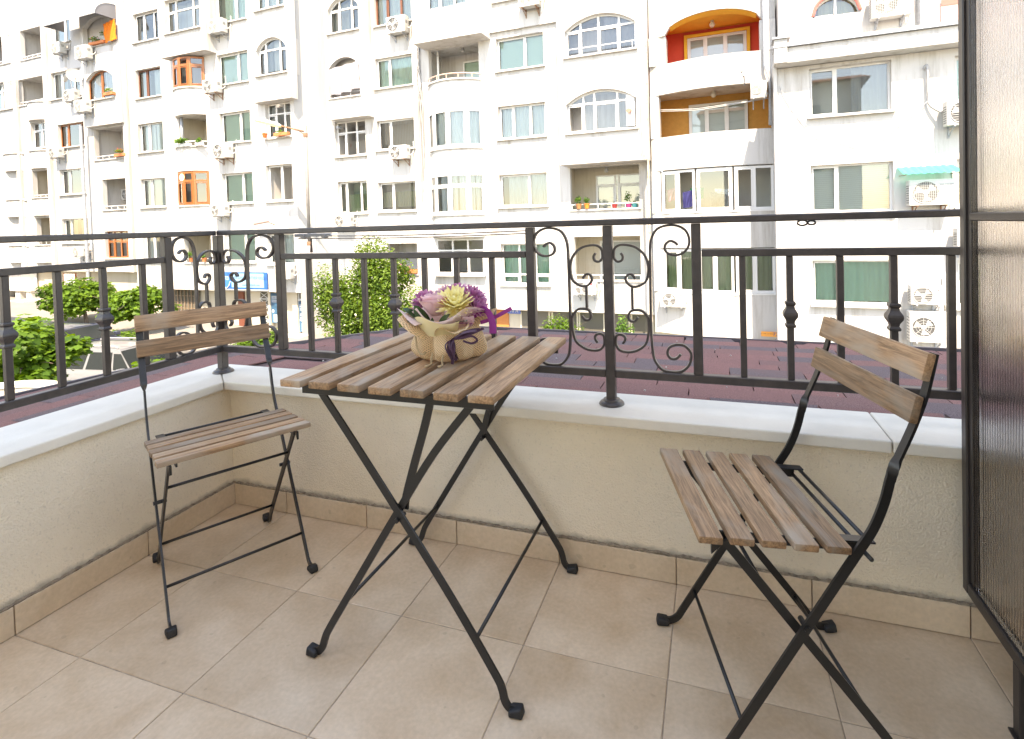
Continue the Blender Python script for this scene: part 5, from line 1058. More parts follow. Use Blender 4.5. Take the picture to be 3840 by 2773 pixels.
# ---------------------------------------------------------------- parked cars
def car(label, loc, rz, paint, L=4.3, H=1.62, Wd=1.78, rails=True):
    o = root('parked_car', label, 'car', loc, rz, 'cars parked along the kerb')
    CPnt = mat(paint[0], paint[1], .28, metal=.35, spec=.6, **{'Coat Weight': .6, 'Coat Roughness': .08}); GL = mat('car glass', (.012, .016, .017), .12, spec=.25)
    hw = Wd/2; X = [-.5, -.485, -.44, -.33, -.2, 0, .18, .27, .38, .46, .49, .5]; X = [x*L for x in X]
    belt = [.62, .82, .93, .96, .97, .965, .94, .93, .86, .76, .66, .56]; wid = [.80, .90, .96, 1, 1, 1, 1, .995, .96, .88, .80, .72]; low = [.42, .30, .24, .2, .19, .19, .19, .19, .2, .24, .28, .36]
    body = MB(); vs = []; k = 10
    for x, b, w_, l_ in zip(X, belt, wid, low):
        h_ = hw*w_; vs += [(x, -h_*.86, l_), (x, -h_*.98, l_+.08), (x, -h_, .52), (x, -h_*.985, b-.10), (x, -h_*.93, b-.015), (x, h_*.93, b-.015), (x, h_*.985, b-.10), (x, h_, .52), (x, h_*.98, l_+.08), (x, h_*.86, l_)]
    n = len(X); body.add(vs, [(i*k+j, (i+1)*k+j, (i+1)*k+(j+1) % k, i*k+(j+1) % k) for i in range(n-1) for j in range(k)]+[tuple(range(k))[::-1], tuple((n-1)*k+j for j in range(k))]); part('body', body, CPnt, o, smooth=50)
    # cabin stations: (x belt, x roof)
    zb, zr = .94, H-.03; cab = [(-.475*L, -.40*L), (-.41*L, -.36*L), (-.16*L, -.15*L), (.07*L, .04*L), (.235*L, .085*L)]
    def side(i, s, t): xb_, xr = cab[i]; return (xb_+(xr-xb_)*t, s*(hw*.94+(hw*.70-hw*.94)*t), zb+(zr-.04-zb)*t)
    gh = MB(); vs = []
    for i in range(5): vs += [side(i, -1, 0), side(i, -1, 1), side(i, 1, 1), side(i, 1, 0)]
    gh.add(vs, [(i*4+j, (i+1)*4+j, (i+1)*4+(j+1) % 4, i*4+(j+1) % 4) for i in range(4) for j in (0, 2)]+[(0, 1, 2, 3), (19, 18, 17, 16)]); part('cabin', gh, CPnt, o)
    rf = MB(); vs = []; RN = 7
    for i, xr in enumerate([-.41*L, -.36*L, -.25*L, -.1*L, .03*L, .09*L]):
        zz = zr-.05+.05*math.sin(math.pi*(i+.6)/6.2)
        for j in range(RN): y = hw*.705*(2*j/(RN-1)-1); vs.append((xr, y, zz-.05*(abs(2*j/(RN-1)-1))**3))
    rf.add(vs, [(i*RN+j, (i+1)*RN+j, (i+1)*RN+j+1, i*RN+j+1) for i in range(5) for j in range(RN-1)]); part('roof', rf, CPnt, o, smooth='all')
    def pane(q, nm='window'):
        c_ = Vector((0, 0, 1.1)); mb = MB(); mb.add([Vector(p)+(Vector(p)-c_).normalized()*.008 for p in q], [(0, 1, 2, 3)]); return part(nm, mb, GL, o)
    def sub(i, s, fa, fb, ta=.08, tb=.86):
        P = lambda f_, t: Vector(side(i, s, t)).lerp(Vector(side(i+1, s, t)), f_); return [P(fa, ta), P(fb, ta), P(fb, tb), P(fa, tb)]
    for s in (-1, 1):
        pane(sub(1, s, .05, .95)); pane(sub(2, s, .04, .96)); pane(sub(3, s, .06, .9, .08, .80)); pane(sub(0, s, .3, .95, .15, .75))
        part('door_handle', MB().box(-.28, -.1, s*hw*1.0-.012, s*hw*1.0+.012, .78, .81), CPnt, o)
        mr = part('mirror', MB().box(.19*L-.1, .19*L+.06, s*(hw+.02) if s > 0 else -(hw+.2), s*(hw+.2) if s > 0 else -(hw+.02), .93, 1.08), CPnt, o, bevel=.03, seg=3, smooth=40)
        if rails: part('roof_rail', MB().tube(catmull([(-.38*L, s*hw*.60, zr-.03), (-.36*L, s*hw*.60, zr+.03), (-.1*L, s*hw*.61, zr+.045), (.03*L, s*hw*.60, zr+.02), (.05*L, s*hw*.60, zr-.03)], 4), .018, 6), GREYF, o, smooth='all')
        part('headlight', MB().box(.44*L, .488*L, s*hw*.5-.14, s*hw*.5+.14, .62, .76), mat('lamp glass', (.6, .62, .64), .1), o, bevel=.03); part('tail_light', MB().box(-.497*L, -.465*L, s*hw*.68-.1, s*hw*.68+.1, .68, .9), mat('red lamp', (.4, .02, .02), .2), o, bevel=.02)
        for x in (-.30*L, .315*L):
            wh = part('wheel', MB().lathe([(.19, -.1), (.31, -.1), (.33, -.07), (.33, .07), (.31, .1), (.19, .1)], (0, 0, 0), 28).tri(Matrix.Translation((x, s*(hw-.1), .33)) @ Matrix.Rotation(R_(90), 4, 'X')), RUBBER, o, smooth=35)
            part('rim', MB().lathe([(0, -.08), (.19, -.09), (.19, .09), (0, .08)], (0, 0, 0), 20).tri(Matrix.Translation((x, s*(hw-.1), .33)) @ Matrix.Rotation(R_(90), 4, 'X')), METALG, wh)
    P0, P1 = side(3, -1, 0), side(3, 1, 0)
    ws = [Vector(side(4, -1, .06)), Vector(side(4, 1, .06)), Vector(side(4, 1, .9)), Vector(side(4, -1, .9))]; pane([p+Vector((.012, 0, .012)) for p in ws], 'windscreen')
    rw = [Vector(side(0, 1, .12)), Vector(side(0, -1, .12)), Vector(side(0, -1, .9)), Vector(side(0, 1, .9))]; pane([p+Vector((-.012, 0, .01)) for p in rw], 'rear_window')
    return o
car('silver hatchback with roof rails parked below the balcony', (-15.4, 10.3, gz(-15.4)-.02), R_(8), ('silver car paint', (.20, .205, .215)))
car('dark blue car parked behind the silver hatchback', (-20.4, 11.7, gz(-20.4)-.02), R_(4), ('dark blue car paint', (.045, .055, .09)), rails=False, H=1.5)
# ================================================================ RAILING
RY, RX = .397, -.010
rail = root('balcony_railing', 'dark brown wrought-iron railing with scrolls and collared balusters on the parapet', 'railing', (1.2, RY, ZC)); CEN[rail.name] = (1.2, RY, ZC)
Q = .0135
XE = 5.0; YE = -3.95
part('top_rail', MB().box(RX+.014, XE, RY-.02, RY+.02, 1.0365, 1.056), IRON, rail, bevel=.003)
part('top_rail', MB().box(RX-.02, RX+.02, YE, RY-.021, 1.0365, 1.0555), IRON, rail, bevel=.003)
part('middle_rail', MB().box(.314, 1.297, RY-.013, RY+.013, .940, .9605), IRON, rail, bevel=.002)
part('middle_rail', MB().box(1.836, XE, RY-.013, RY+.013, .940, .9605), IRON, rail, bevel=.002)
part('middle_rail', MB().box(RX-.013, RX+.013, YE, .168, .945, .9655), IRON, rail, bevel=.002)
part('bottom_rail', MB().box(RX+.015, 1.548, RY-.0125, RY+.0125, .571, .595), IRON, rail, bevel=.002)
part('bottom_rail', MB().box(1.577, XE, RY-.0125, RY+.0125, .571, .595), IRON, rail, bevel=.002)
part('bottom_rail', MB().box(RX-.0125, RX+.0125, YE, RY-.015, .571, .595), IRON, rail, bevel=.002)
def post(x, y, z0, z1, w=.0135): part('post', MB().box(x-w, x+w, y-w, y+w, z0, z1), IRON, rail, bevel=.002)
for x in (.299, 1.312, 1.821): post(x, RY, .5955, 1.036)
post(1.5625, RY, ZC, 1.036, .0142); post(RX, RY, ZC, 1.036, .0145)
post(RX, .184, .5955, 1.036)
for (x, y) in ((1.5625, RY), (RX, RY), (3.6, RY)):
    part('post_flange', MB().lathe([(.0, .018), (.021, .018), (.025, .016), (.027, .011), (.034, .0085), (.038, .004), (.039, 0), (0, 0)], (x, y, ZC+.0005), 32), IRON, rail, smooth=30)
post(3.6, RY, ZC, 1.036, .0142)
def collar(x, y, z):
    prof = [(0, .036), (.0128, .036), (.0148, .033), (.0148, .029), (.0112, .024), (.0125, .017), (.0195, .006), (.0205, 0), (.0195, -.006), (.0125, -.017), (.0112, -.024), (.0148, -.029), (.0148, -.033), (.0128, -.036), (0, -.036)]
    mb = MB(); k = len(prof); vs = []
    for i in range(4):
        a = math.pi/4+i*math.pi/2; vs += [(x+r*1.25*math.cos(a), y+r*1.25*math.sin(a), z+h) for r, h in prof]
    mb.add(vs, [(i*k+j, ((i+1) % 4)*k+j, ((i+1) % 4)*k+j+1, i*k+j+1) for i in range(4) for j in range(k-1)])
    part('collar', mb, IRON, rail)
b_ = .0085
xb = [.432, .552, .677, .80, .923, 1.046, 1.175]+[1.945, 2.067, 2.19, 2.314, 2.44]+[2.44+.123*k for k in range(1, 9)]+[3.72+.123*k for k in range(10)]
for k, x in enumerate(xb):
    part('baluster', MB().box(x-b_, x+b_, RY-b_, RY+b_, .5955, .9395), IRON, rail, bevel=.0015)
for x in (.552, .80, 1.046, 2.067, 2.314, 2.563, 2.81): collar(x, RY, .778)
for k in range(34):
    y = .096-.126*k
    if y < YE+.05: break
    part('baluster', MB().box(RX-b_, RX+b_, y-b_, y+b_, .5955, .9445), IRON, rail, bevel=.0015)
    if k % 2 == 1: collar(RX, y, .778)
# scrolls, right half; (offset from post axis, height)
SO = [(.207, .974), (.197, .983), (.184, .986), (.172, .976), (.17, .961), (.18, .949), (.2, .944), (.222, .951), (.237, .97), (.239, .994), (.23, 1.016), (.211, 1.029), (.19, 1.033), (.165, 1.03), (.145, 1.019), (.132, .996), (.127, .968), (.126, .924), (.125, .832), (.125, .712), (.129, .65), (.137, .623), (.156, .602), (.182, .597), (.209, .6), (.228, .615), (.238, .636), (.237, .659), (.22, .677), (.197, .679), (.177, .67), (.171, .652), (.18, .638), (.196, .638), (.209, .651)]
S1 = [(.039, .952), (.045, .942), (.042, .93), (.029, .926), (.019, .935), (.0175, .949), (.021, .966), (.036, .976), (.06, .976), (.087, .967), (.11, .945), (.1195, .917), (.1195, .89), (.112, .866), (.091, .852), (.071, .85), (.056, .862), (.052, .876), (.06, .886), (.072, .886), (.081, .873)]
S2 = [(.087, .757), (.077, .745), (.063, .746), (.058, .76), (.064, .774), (.079, .779), (.1, .776), (.1165, .756), (.1185, .729), (.1165, .708), (.108, .677), (.083, .657), (.056, .65), (.031, .654), (.019, .669), (.0175, .686), (.021, .699), (.033, .703), (.045, .697), (.046, .686), (.039, .675)]
LK = [(.0705, .847), (.0705, .782)]
def scroll(curve, fx, axis):
    pts = [fx(a, z) for a, z in curve]
    if len(pts) > 2: pts = catmull(pts, 5)
    mb = MB(); mb.sweep(pts, [(-.0062, -.0033), (.0062, -.0033), (.0062, .0033), (-.0062, .0033)], up=axis)
    # sweep: a = d x up (in plane), b = up-ish; here we want the flat bar's breadth across the panel
    part('scroll', mb, IRON, rail, smooth=35)
def swp(curve, fx, axis):
    pts = [fx(a, z) for a, z in curve]
    if len(pts) > 2: pts = catmull(pts, 5)
    mb = MB(); mb.sweep(pts, [(-.0034, -.0065), (.0034, -.0065), (.0034, .0065), (-.0034, .0065)], up=axis); part('scroll', mb, IRON, rail, smooth=35)
for sg in (1, -1):
    for c in (SO, S1, S2, LK): swp(c, lambda a, z, sg=sg: (1.5625+sg*a, RY, z), (0, 1, 0))
for c in (SO, S1, S2, LK):
    swp(c, lambda a, z: (RX+.002+a*1.155, RY, z), (0, 1, 0))
    swp(c, lambda a, z: (RX, RY-.002-a*.80, z), (1, 0, 0))
for (p, q) in (((1.39, RY, .62), 0),): pass
# clothes-line gear slung under the rail
cl = root('clothes_line', 'twisted clothes line on small pulleys slung under the railing top', 'clothes line', (.8, .44, 1.0)); CEN[cl.name] = (.8, .44, 1.0)
ROPE = mat('grey rope', (.32, .29, .27), .9, bump=.5, bscale=300)
for dz in (0, -.009):
    n = 60; pts = [(.345+(1.29-.345)*i/n, .445, 1.026+dz-.006*math.sin(math.pi*i/n)) for i in range(n+1)]
    part('rope', MB().tube(pts, .0024, 6), ROPE, cl)
part('bracket', MB().box(.33, .50, .44, .45, 1.022, 1.034), METALG, cl, bevel=.001)
for x in (.372, .47): part('pulley', MB().tube([(x, .435, 1.022), (x, .456, 1.022)], .009, 16), GREYF, cl, bevel=.001)
part('rope_end', MB().tube([(.405, .447, 1.018), (.404, .447, .995), (.4035, .447, .975), (.403, .447, .962)], .003, 6, scale=[1, 1, 1.5, 1.9]), mat('brown rope', (.10, .075, .065), .9), cl)
c2 = root('cable_hook', 'coiled black cable hooked under the railing top', 'cable', (2.1, .42, 1.02)); CEN[c2.name] = (2.1, .42, 1.02)
for k, (x, r) in enumerate(((2.105, .009), (2.128, .007))):
    part('coil', MB().tube([(x+r*1.4*math.cos(a*.35), .425, 1.030+r*math.sin(a*.35)*.8) for a in range(19)], .0028, 6), RUBBER, c2)

# ================================================================ RIBBED SCREEN ON THE RIGHT
XP = 2.432
scr = root('privacy_screen', 'ribbed translucent plastic screen in a dark brown metal frame', 'screen', (XP, .1, 0)); CEN[scr.name] = (XP, .1, 0)
FR = mat('dark brown metal frame', (.030, .024, .021), .38, bump=.05, bscale=300)
ZB, ZT = .150, 2.45; Y0, Y1 = .287, -1.3
part('stile', MB().box(XP-.014, XP+.014, .262, Y0, ZB, ZT), FR, scr, bevel=.0025)
part('stile', MB().box(XP-.008, XP+.020, .2445, .2615, ZB+.03, ZT-.03), FR, scr, bevel=.002)
part('bottom_rail', MB().box(XP-.014, XP+.014, Y1, .2615, ZB, ZB+.028), FR, scr, bevel=.0025)
part('top_rail', MB().box(XP-.014, XP+.014, Y1, .2615, ZT-.028, ZT), FR, scr, bevel=.0025)
part('middle_rail', MB().box(XP-.012, XP+.012, Y1, .2440, 1.028, 1.046), FR, scr, bevel=.002)
for y in (.058, -.95): part('leg', MB().box(XP-.012, XP+.012, y-.013, y+.013, .004, ZB-.001), FR, scr, bevel=.002); part('foot', MB().box(XP-.018, XP+.018, y-.018, y+.018, .001, .005), FR, scr)
def poly():
    M = bpy.data.materials.new('bronze ribbed polycarbonate'); M.use_nodes = True; b = M.node_tree.nodes['Principled BSDF']
    b.inputs['Base Color'].default_value = (.64, .61, .60, 1); b.inputs['Roughness'].default_value = .13; b.inputs['Transmission Weight'].default_value = 1; b.inputs['IOR'].default_value = 1.32
    MATS['poly'] = M; return M
PC = poly()
def ribbed(z0, z1):
    mb = MB(); P = .0105; n = int((.244-Y1)/P); K = 6; vs = []; tot = n*K
    for i in range(tot+1):
        y = .244-P*i/K; ph = 2*math.pi*i/K; d = .0015*math.cos(ph)
        vs += [(XP-.006-d, y, z0), (XP-.006-d, y, z1), (XP+.004, y, z1), (XP+.004, y, z0)]
    fs = [(i*4+j, (i+1)*4+j, (i+1)*4+(j+1) % 4, i*4+(j+1) % 4) for i in range(tot) for j in range(4)]+[(3, 2, 1, 0), tuple(tot*4+j for j in range(4))]
    mb.add(vs, fs); o = part('ribbed_panel', mb, PC, scr, smooth=50)
    me = o.data; b2 = bmesh.new(); b2.from_mesh(me); bmesh.ops.recalc_face_normals(b2, faces=b2.faces); b2.to_mesh(me); b2.free()
ribbed(ZB+.029, 1.0275); ribbed(1.0465, ZT-.029)

# ================================================================ TABLE
def slat(parent, c, L, wd, th, rot=0, name='slat', tiltm=None, bev=.0035, along='y'):
    """wooden slat, grain along its own Y; c = centre in the thing's frame"""
    mb = MB().box(-wd/2, wd/2, -L/2, L/2, -th/2, th/2); me = mb.mesh(name, WOOD, bevel=bev, seg=2, smooth=35)
    o = link(name, me, parent, c)
    if tiltm is not None: o.rotation_euler = tiltm
    return o
tb = root('folding_table', 'small folding table with weathered wooden slats and black crossed steel legs', 'table', (1.165, .055, 0))
W0 = 1.165; Y0t = .055
for k in range(7):
    x = -.244+k*.0813
    slat(tb, (x, 0+random.uniform(-.001, .001), .691+random.uniform(-.0006, .0006)), .565, .0585, .0175, tiltm=(0, random.uniform(-.008, .008), random.uniform(-.003, .003)))
def tpart(name, mb, mats=STEEL, **k): return part(name, mb, mats, tb, **k)
YF, YR = -.243, .252            # planes of the two crossed frames (table frame)
for y in (YF, YR):
    tpart('cross_bar', MB().box(-.243, .256, y-.0035, y+.0035, .6575, .6815), bevel=.001)
    tpart('cross_bar', MB().box(-.24, .25, y-.012, y-.0036, .6785, .6818), bevel=.0005)
def foot_leg(P, wd, th, axis, name='leg', par=None, sm=35):
    mb = MB(); mb.sweep(catmull(P, 5), [(-wd/2, -th/2), (wd/2, -th/2), (wd/2, th/2), (-wd/2, th/2)], up=axis); return part(name, mb, STEEL, par, smooth=sm)
def rubber_foot(p, d, par, legobj=None):
    """rubber sleeve on the bent leg end: p centre, d outward horizontal direction"""
    d = Vector(d).normalized(); n_ = Vector((-d.y, d.x, 0)); mb = MB()
    P = Vector(p); mb.add([P+d*a+n_*b+Vector((0, 0, c)) for a, b, c in ((-.016, -.014, 0), (.016, -.012, 0), (.016, .012, 0), (-.016, .014, 0), (-.016, -.014, .014), (.012, -.011, .022), (.012, .011, .022), (-.016, .014, .014))], [(3, 2, 1, 0), (4, 5, 6, 7), (0, 1, 5, 4), (1, 2, 6, 5), (2, 3, 7, 6), (3, 0, 4, 7)])
    return part('rubber_foot', mb, RUBBER, par, bevel=.0055, seg=3, smooth=45)
for y, sg in ((YF, 1), (YR, -1)):
    yo = y+sg*.014; yi = y+sg*.006
    # leg a : top left -> bottom right ; leg b : top right -> bottom left
    foot_leg([(-.200, yi, .668), (-.10, yi, .541), (.02, yi, .384), (.14, yi, .222), (.235, yi, .082), (.252, yi, .050), (.258, yi, .026), (.268, yi, .013), (.285, yi, .010)], .0175, .0055, (0, 1, 0), par=tb)
    foot_leg([(.205, yo, .668), (.10, yo, .541), (-.005, yo, .384), (-.11, yo, .222), (-.20, yo, .082), (-.217, yo, .050), (-.226, yo, .026), (-.238, yo, .013), (-.255, yo, .010)], .0175, .0055, (0, 1, 0), par=tb)
    rubber_foot((.285, yi, .001), (1, 0, 0), tb); rubber_foot((-.255, yo, .001), (-1, 0, 0), tb)
    yq = y+sg*.023
    foot_leg([(.015, yq, .400), (.02, yq, .43), (.045, yq, .51), (.075, yq, .60), (.095, yq, .672)], .019, .004, (0, 1, 0), name='brace', par=tb)
    tpart('pivot', MB().tube([(.008, y-.004*sg, .383), (.008, y+.03*sg, .383)], .0055, 10), smooth=35)
for x, z in ((.192, .142), (-.162, .142)):
    tpart('stretcher', MB().tube([(x, YF+.012, z), (x, YR-.012, z)], .0045, 10), smooth='all')

# ================================================================ CHAIRS
def make_chair(label, loc, rz, seed):
    random.seed(seed)
    c = root('folding_chair', label, 'chair', (*loc, 0), rz)
    tilt = .085
    for k in range(5):
        x = .067-.1175+k*.0588; z = .4325+x*tilt
        slat(c, (x, random.uniform(-.0015, .0015), z), .39, .0455, .0145, tiltm=(random.uniform(-.003, .003), -tilt, random.uniform(-.004, .004)))
    for sg in (1, -1):
        yo, yi, ys_ = sg*.181, sg*.163, sg*.150
        # outer member: front foot, up and back, twisting into the backrest upright
        P = [(.214, yo, .010), (.190, yo, .010), (.172, yo, .020), (.155, yo, .045), (.06, yo, .190), (-.03, yo, .327), (-.088, yo, .415), (-.118, yo, .462), (-.138, yo, .510), (-.150, yo, .555)]
        foot_leg(P, .0175, .0055, (0, 1, 0), par=c)
        # upper upright: flat bar turned to face forward
        mb = MB(); U = [(-.150, yo, .553), (-.158, yo, .580), (-.170, yo, .606), (-.192, yo, .655), (-.214, yo, .715), (-.232, yo, .790)]
        prof = [(-.009, -.0028), (.009, -.0028), (.009, .0028), (-.009, .0028)]
        pts = catmull(U, 5); vs = []; kk = 4
        for i, p in enumerate(pts):
            d = (pts[min(i+1, len(pts)-1)]-pts[max(i-1, 0)]).normalized(); t_ = min(1, max(0, (i/(len(pts)-1)-.08)/.22)); th = t_*math.pi/2
            a = d.cross(Vector((0, 1, 0))).normalized(); b = Vector((0, 1, 0)); A = a*math.cos(th)+b*math.sin(th); B = -a*math.sin(th)+b*math.cos(th)
            vs += [p+A*x+B*y for x, y in prof]
        mb.add(vs, [(i*kk+j, i*kk+(j+1) % kk, (i+1)*kk+(j+1) % kk, (i+1)*kk+j) for i in range(len(pts)-1) for j in range(kk)]+[(3, 2, 1, 0), tuple((len(pts)-1)*kk+j for j in range(4))])
        part('back_upright', mb, STEEL, c, smooth=40)
        # inner member: seat front, down and back to the rear foot
        P = [(.150, yi, .430), (.10, yi, .366), (.02, yi, .263), (-.07, yi, .148), (-.145, yi, .050), (-.160, yi, .024), (-.176, yi, .012), (-.205, yi, .010)]
        foot_leg(P, .0175, .0055, (0, 1, 0), par=c)
        rubber_foot((.212, yo, .001), (1, 0, 0), c); rubber_foot((-.203, yi, .001), (-1, 0, 0), c)
        # seat rail with its stop tab
        mb = MB(); mb.bar((.185, ys_, .4345), (-.115, ys_, .4090), .0045, .019); part('seat_rail', mb, STEEL, c, bevel=.0008)
        mb = MB(); mb.bar((-.072, ys_, .4265), (-.135, ys_, .4215), .022, .004); part('stop_tab', mb, STEEL, c, bevel=.0008)
        mb = MB(); mb.add([(.150, yi-.003, .428), (.176, yi-.003, .428), (.176, yi-.003, .404), (.150, yi+.003, .428), (.176, yi+.003, .428), (.176, yi+.003, .404)], [(0, 1, 2), (5, 4, 3), (0, 3, 4, 1), (1, 4, 5, 2), (2, 5, 3, 0)]); part('catch_plate', mb, STEEL, c)
        part('pivot', MB().tube([(.006, yo+sg*.006, .272), (.006, yi-sg*.008, .272)], .0055, 10), STEEL, c, smooth=35)
    for (x, z, y1_) in ((.128, .085, .181), (-.118, .088, .163), (.075, .334, .163), (-.113, .4055, .185), (-.128, .4185, .15)):
        part('stretcher', MB().tube([(x, -y1_, z), (x, y1_, z)], .0042, 10), STEEL, c, smooth='all')
    for z, x in ((.6885, -.1925), (.7665, -.2145)):
        slat(c, (x, 0, z), .385, .052, .0165, name='back_slat', tiltm=(0, R_(90)-.29+.03, random.uniform(-.004, .004)))
    return c
make_chair('wooden slatted folding chair turned to the table, close to the ribbed screen', (1.977, .051), R_(-164.3), 3)
make_chair('wooden slatted folding chair in the corner of the parapet', (.409, .031), R_(-29.4), 11)

# invented chest, added to darken the view through the lower screen
ch = root('added_chest', 'invented dark brown chest with a yellow cushion, added to darken the ribbed screen', 'chest', (2.75, -.3, 0)); CEN[ch.name] = (2.75, -.3, 0)
CHM = mat('dark brown resin', (.05, .032, .024), .6)
for k in range(5): part('chest_board', MB().box(2.466, 3.05, -.95, .262, .20+k*.1, .20+k*.1+.096), CHM, ch, bevel=.006)
for x_ in (2.9, 3.0): part('chest_leg', MB().box(x_, x_+.04, -.9 if x_ < 2.95 else .1, -.86 if x_ < 2.95 else .14, .001, .2), CHM, ch)
part('cushion', MB().box(2.475, 3.0, -.9, .25, .705, .775), mat('mustard cushion', (.45, .36, .05), .9), ch, bevel=.03, seg=3, smooth=40)
# ================================================================ BOUQUET
random.seed(5)
BQ = root('flower_arrangement', 'bouquet of a pink rose and yellow and purple chrysanthemums wrapped in burlap', 'flowers', (1.192, .058, .7005))
def burlap():
    M = mat('burlap weave', (.60, .42, .24), .95, spec=.1); n, l, b = nodes_of(M); uv = n.new('ShaderNodeUVMap'); uv.uv_map = 'UVMap'; sp = n.new('ShaderNodeSeparateXYZ'); l.new(uv.outputs[0], sp.inputs[0])
    def wv(sock):
        m1 = n.new('ShaderNodeMath'); m1.operation = 'MULTIPLY'; m1.inputs[1].default_value = 2*math.pi; l.new(sock, m1.inputs[0]); s_ = n.new('ShaderNodeMath'); s_.operation = 'SINE'; l.new(m1.outputs[0], s_.inputs[0]); return s_.outputs[0]
    a, c_ = wv(sp.outputs[0]), wv(sp.outputs[1]); mx = n.new('ShaderNodeMath'); mx.operation = 'MAXIMUM'; l.new(a, mx.inputs[0]); l.new(c_, mx.inputs[1])
    mr = n.new('ShaderNodeMapRange'); mr.inputs[1].default_value = -.8; mr.inputs[2].default_value = .5; mr.inputs[3].default_value = .42; mr.inputs[4].default_value = 1.05; l.new(mx.outputs[0], mr.inputs[0])
    nz = n.new('ShaderNodeTexNoise'); nz.inputs['Scale'].default_value = 60; r2 = n.new('ShaderNodeMapRange'); r2.inputs[3].default_value = .85; r2.inputs[4].default_value = 1.15; l.new(nz.outputs[0], r2.inputs[0]); mu = n.new('ShaderNodeMath'); mu.operation = 'MULTIPLY'; l.new(mr.outputs[0], mu.inputs[0]); l.new(r2.outputs[0], mu.inputs[1])
    s = n.new('ShaderNodeVectorMath'); s.operation = 'SCALE'; s.inputs[0].default_value = (.90, .66, .40); l.new(mu.outputs[0], s.inputs['Scale']); l.new(s.outputs[0], b.inputs['Base Color'])
    bp = n.new('ShaderNodeBump'); bp.inputs['Strength'].default_value = .8; bp.inputs['Distance'].default_value = .0015; l.new(mx.outputs[0], bp.inputs['Height']); l.new(bp.outputs[0], b.inputs['Normal'])
    t = n.new('ShaderNodeBsdfTranslucent'); l.new(s.outputs[0], t.inputs[0]); ms = n.new('ShaderNodeMixShader'); ms.inputs[0].default_value = .25; out = [k for k in n if k.type == 'OUTPUT_MATERIAL'][0]; l.new(b.outputs[0], ms.inputs[1]); l.new(t.outputs[0], ms.inputs[2]); l.new(ms.outputs[0], out.inputs[0]); return M
BUR = burlap(); N, K = 144, 44
prof = [(0, .001), (.05, .001), (.074, .002), (.087, .010), (.095, .024), (.095, .042), (.089, .060), (.081, .076), (.080, .086), (.088, .096), (.101, .107), (.113, .115)]
pc = catmull([(r, 0, z) for r, z in prof], 4); K = len(pc)-1; vs = []; uvs = []; al = 0
for j in range(K+1):
    if j: al += (pc[j]-pc[j-1]).length
    t = j/K
    for i in range(N):
        th = 2*math.pi*i/N; r0, z0 = pc[j].x, pc[j].z
        body = math.exp(-((t-.40)/.22)**2); fl_ = max(0, (t-.66)/.34)
        rr = r0*(1+body*(.075*math.sin(5*th+1.1)+.055*math.sin(9*th+.4+2*t)+.03*math.sin(17*th+1+4*t)))+fl_*(.026*math.sin(5*th+.6)+.015*math.sin(9*th+2.1))-.008*body*max(0, math.sin(4*th+2.3))**4
        zz = z0+fl_*(.022*math.sin(5*th+2.2)+.009*math.sin(8*th))-.004*body*math.sin(7*th)*min(1, t*3)
        if t < .2: zz = max(.0008, z0)
        # the front flap of the wrap folds outward and down
        d_ = math.cos(th-R_(-88)); 
        if fl_ > 0 and d_ > .80: zz -= fl_*.055*(d_-.80)/.20; rr -= fl_*.010*(d_-.8)/.2
        vs.append((rr*math.cos(th), rr*math.sin(th)*.92, zz))
mb = MB(); mb.add(vs, [(j*N+i, j*N+(i+1) % N, (j+1)*N+(i+1) % N, (j+1)*N+i) for j in range(K) for i in range(N)])
o = part('burlap_wrap', mb, BUR, BQ, smooth='all')
me = o.data; ul = me.uv_layers.new(name='UVMap'); arc = [0]
for j in range(1, K+1): arc.append(arc[-1]+(pc[j]-pc[j-1]).length)
PT = .0044
for pl in me.polygons:
    for li in pl.loop_indices:
        vi = me.loops[li].vertex_index; j, i = divmod(vi, N)
        ii = i if not (i == 0 and any(me.loops[q].vertex_index % N == N-1 for q in pl.loop_indices)) else N
        u_, v_ = ii/N*2*math.pi*.092/PT, arc[j]/PT; ul.data[li].uv = ((u_+v_)*.7071, (v_-u_)*.7071)
def ruffle(name, r0, r1, z0, z1, a0, a1, waves, amp, m_, n=90, k=6, ph=0, lean=0):
    mb = MB(); vs = []
    for j in range(k+1):
        t = j/k
        for i in range(n+1):
            th = a0+(a1-a0)*i/n; w_ = math.sin(waves*th+ph); rr = r0+(r1-r0)*t+amp*t*w_; zz = z0+(z1-z0)*t+amp*.9*t*math.cos(waves*th+ph+.8)-.3*abs(r1-r0)*t*t+lean*t*math.cos(th); vs.append((rr*math.cos(th), rr*math.sin(th), zz))
    mb.add(vs, [(j*(n+1)+i, j*(n+1)+i+1, (j+1)*(n+1)+i+1, (j+1)*(n+1)+i) for j in range(k) for i in range(n)]); return part(name, mb, m_, BQ, smooth='all')
PINKS = cloth('dusty pink felt', (.86, .68, .64), .35); CREAMS = cloth('pale yellow felt', (.93, .85, .52), .4)
ruffle('felt_ruffle', .066, .108, .085, .140, 0, 2*math.pi, 4, .015, PINKS, 120, 8, 1.2)
ruffle('felt_ruffle', .074, .104, .066, .122, R_(-128), R_(-48), 4, .008, CREAMS, 70, 6, .5)
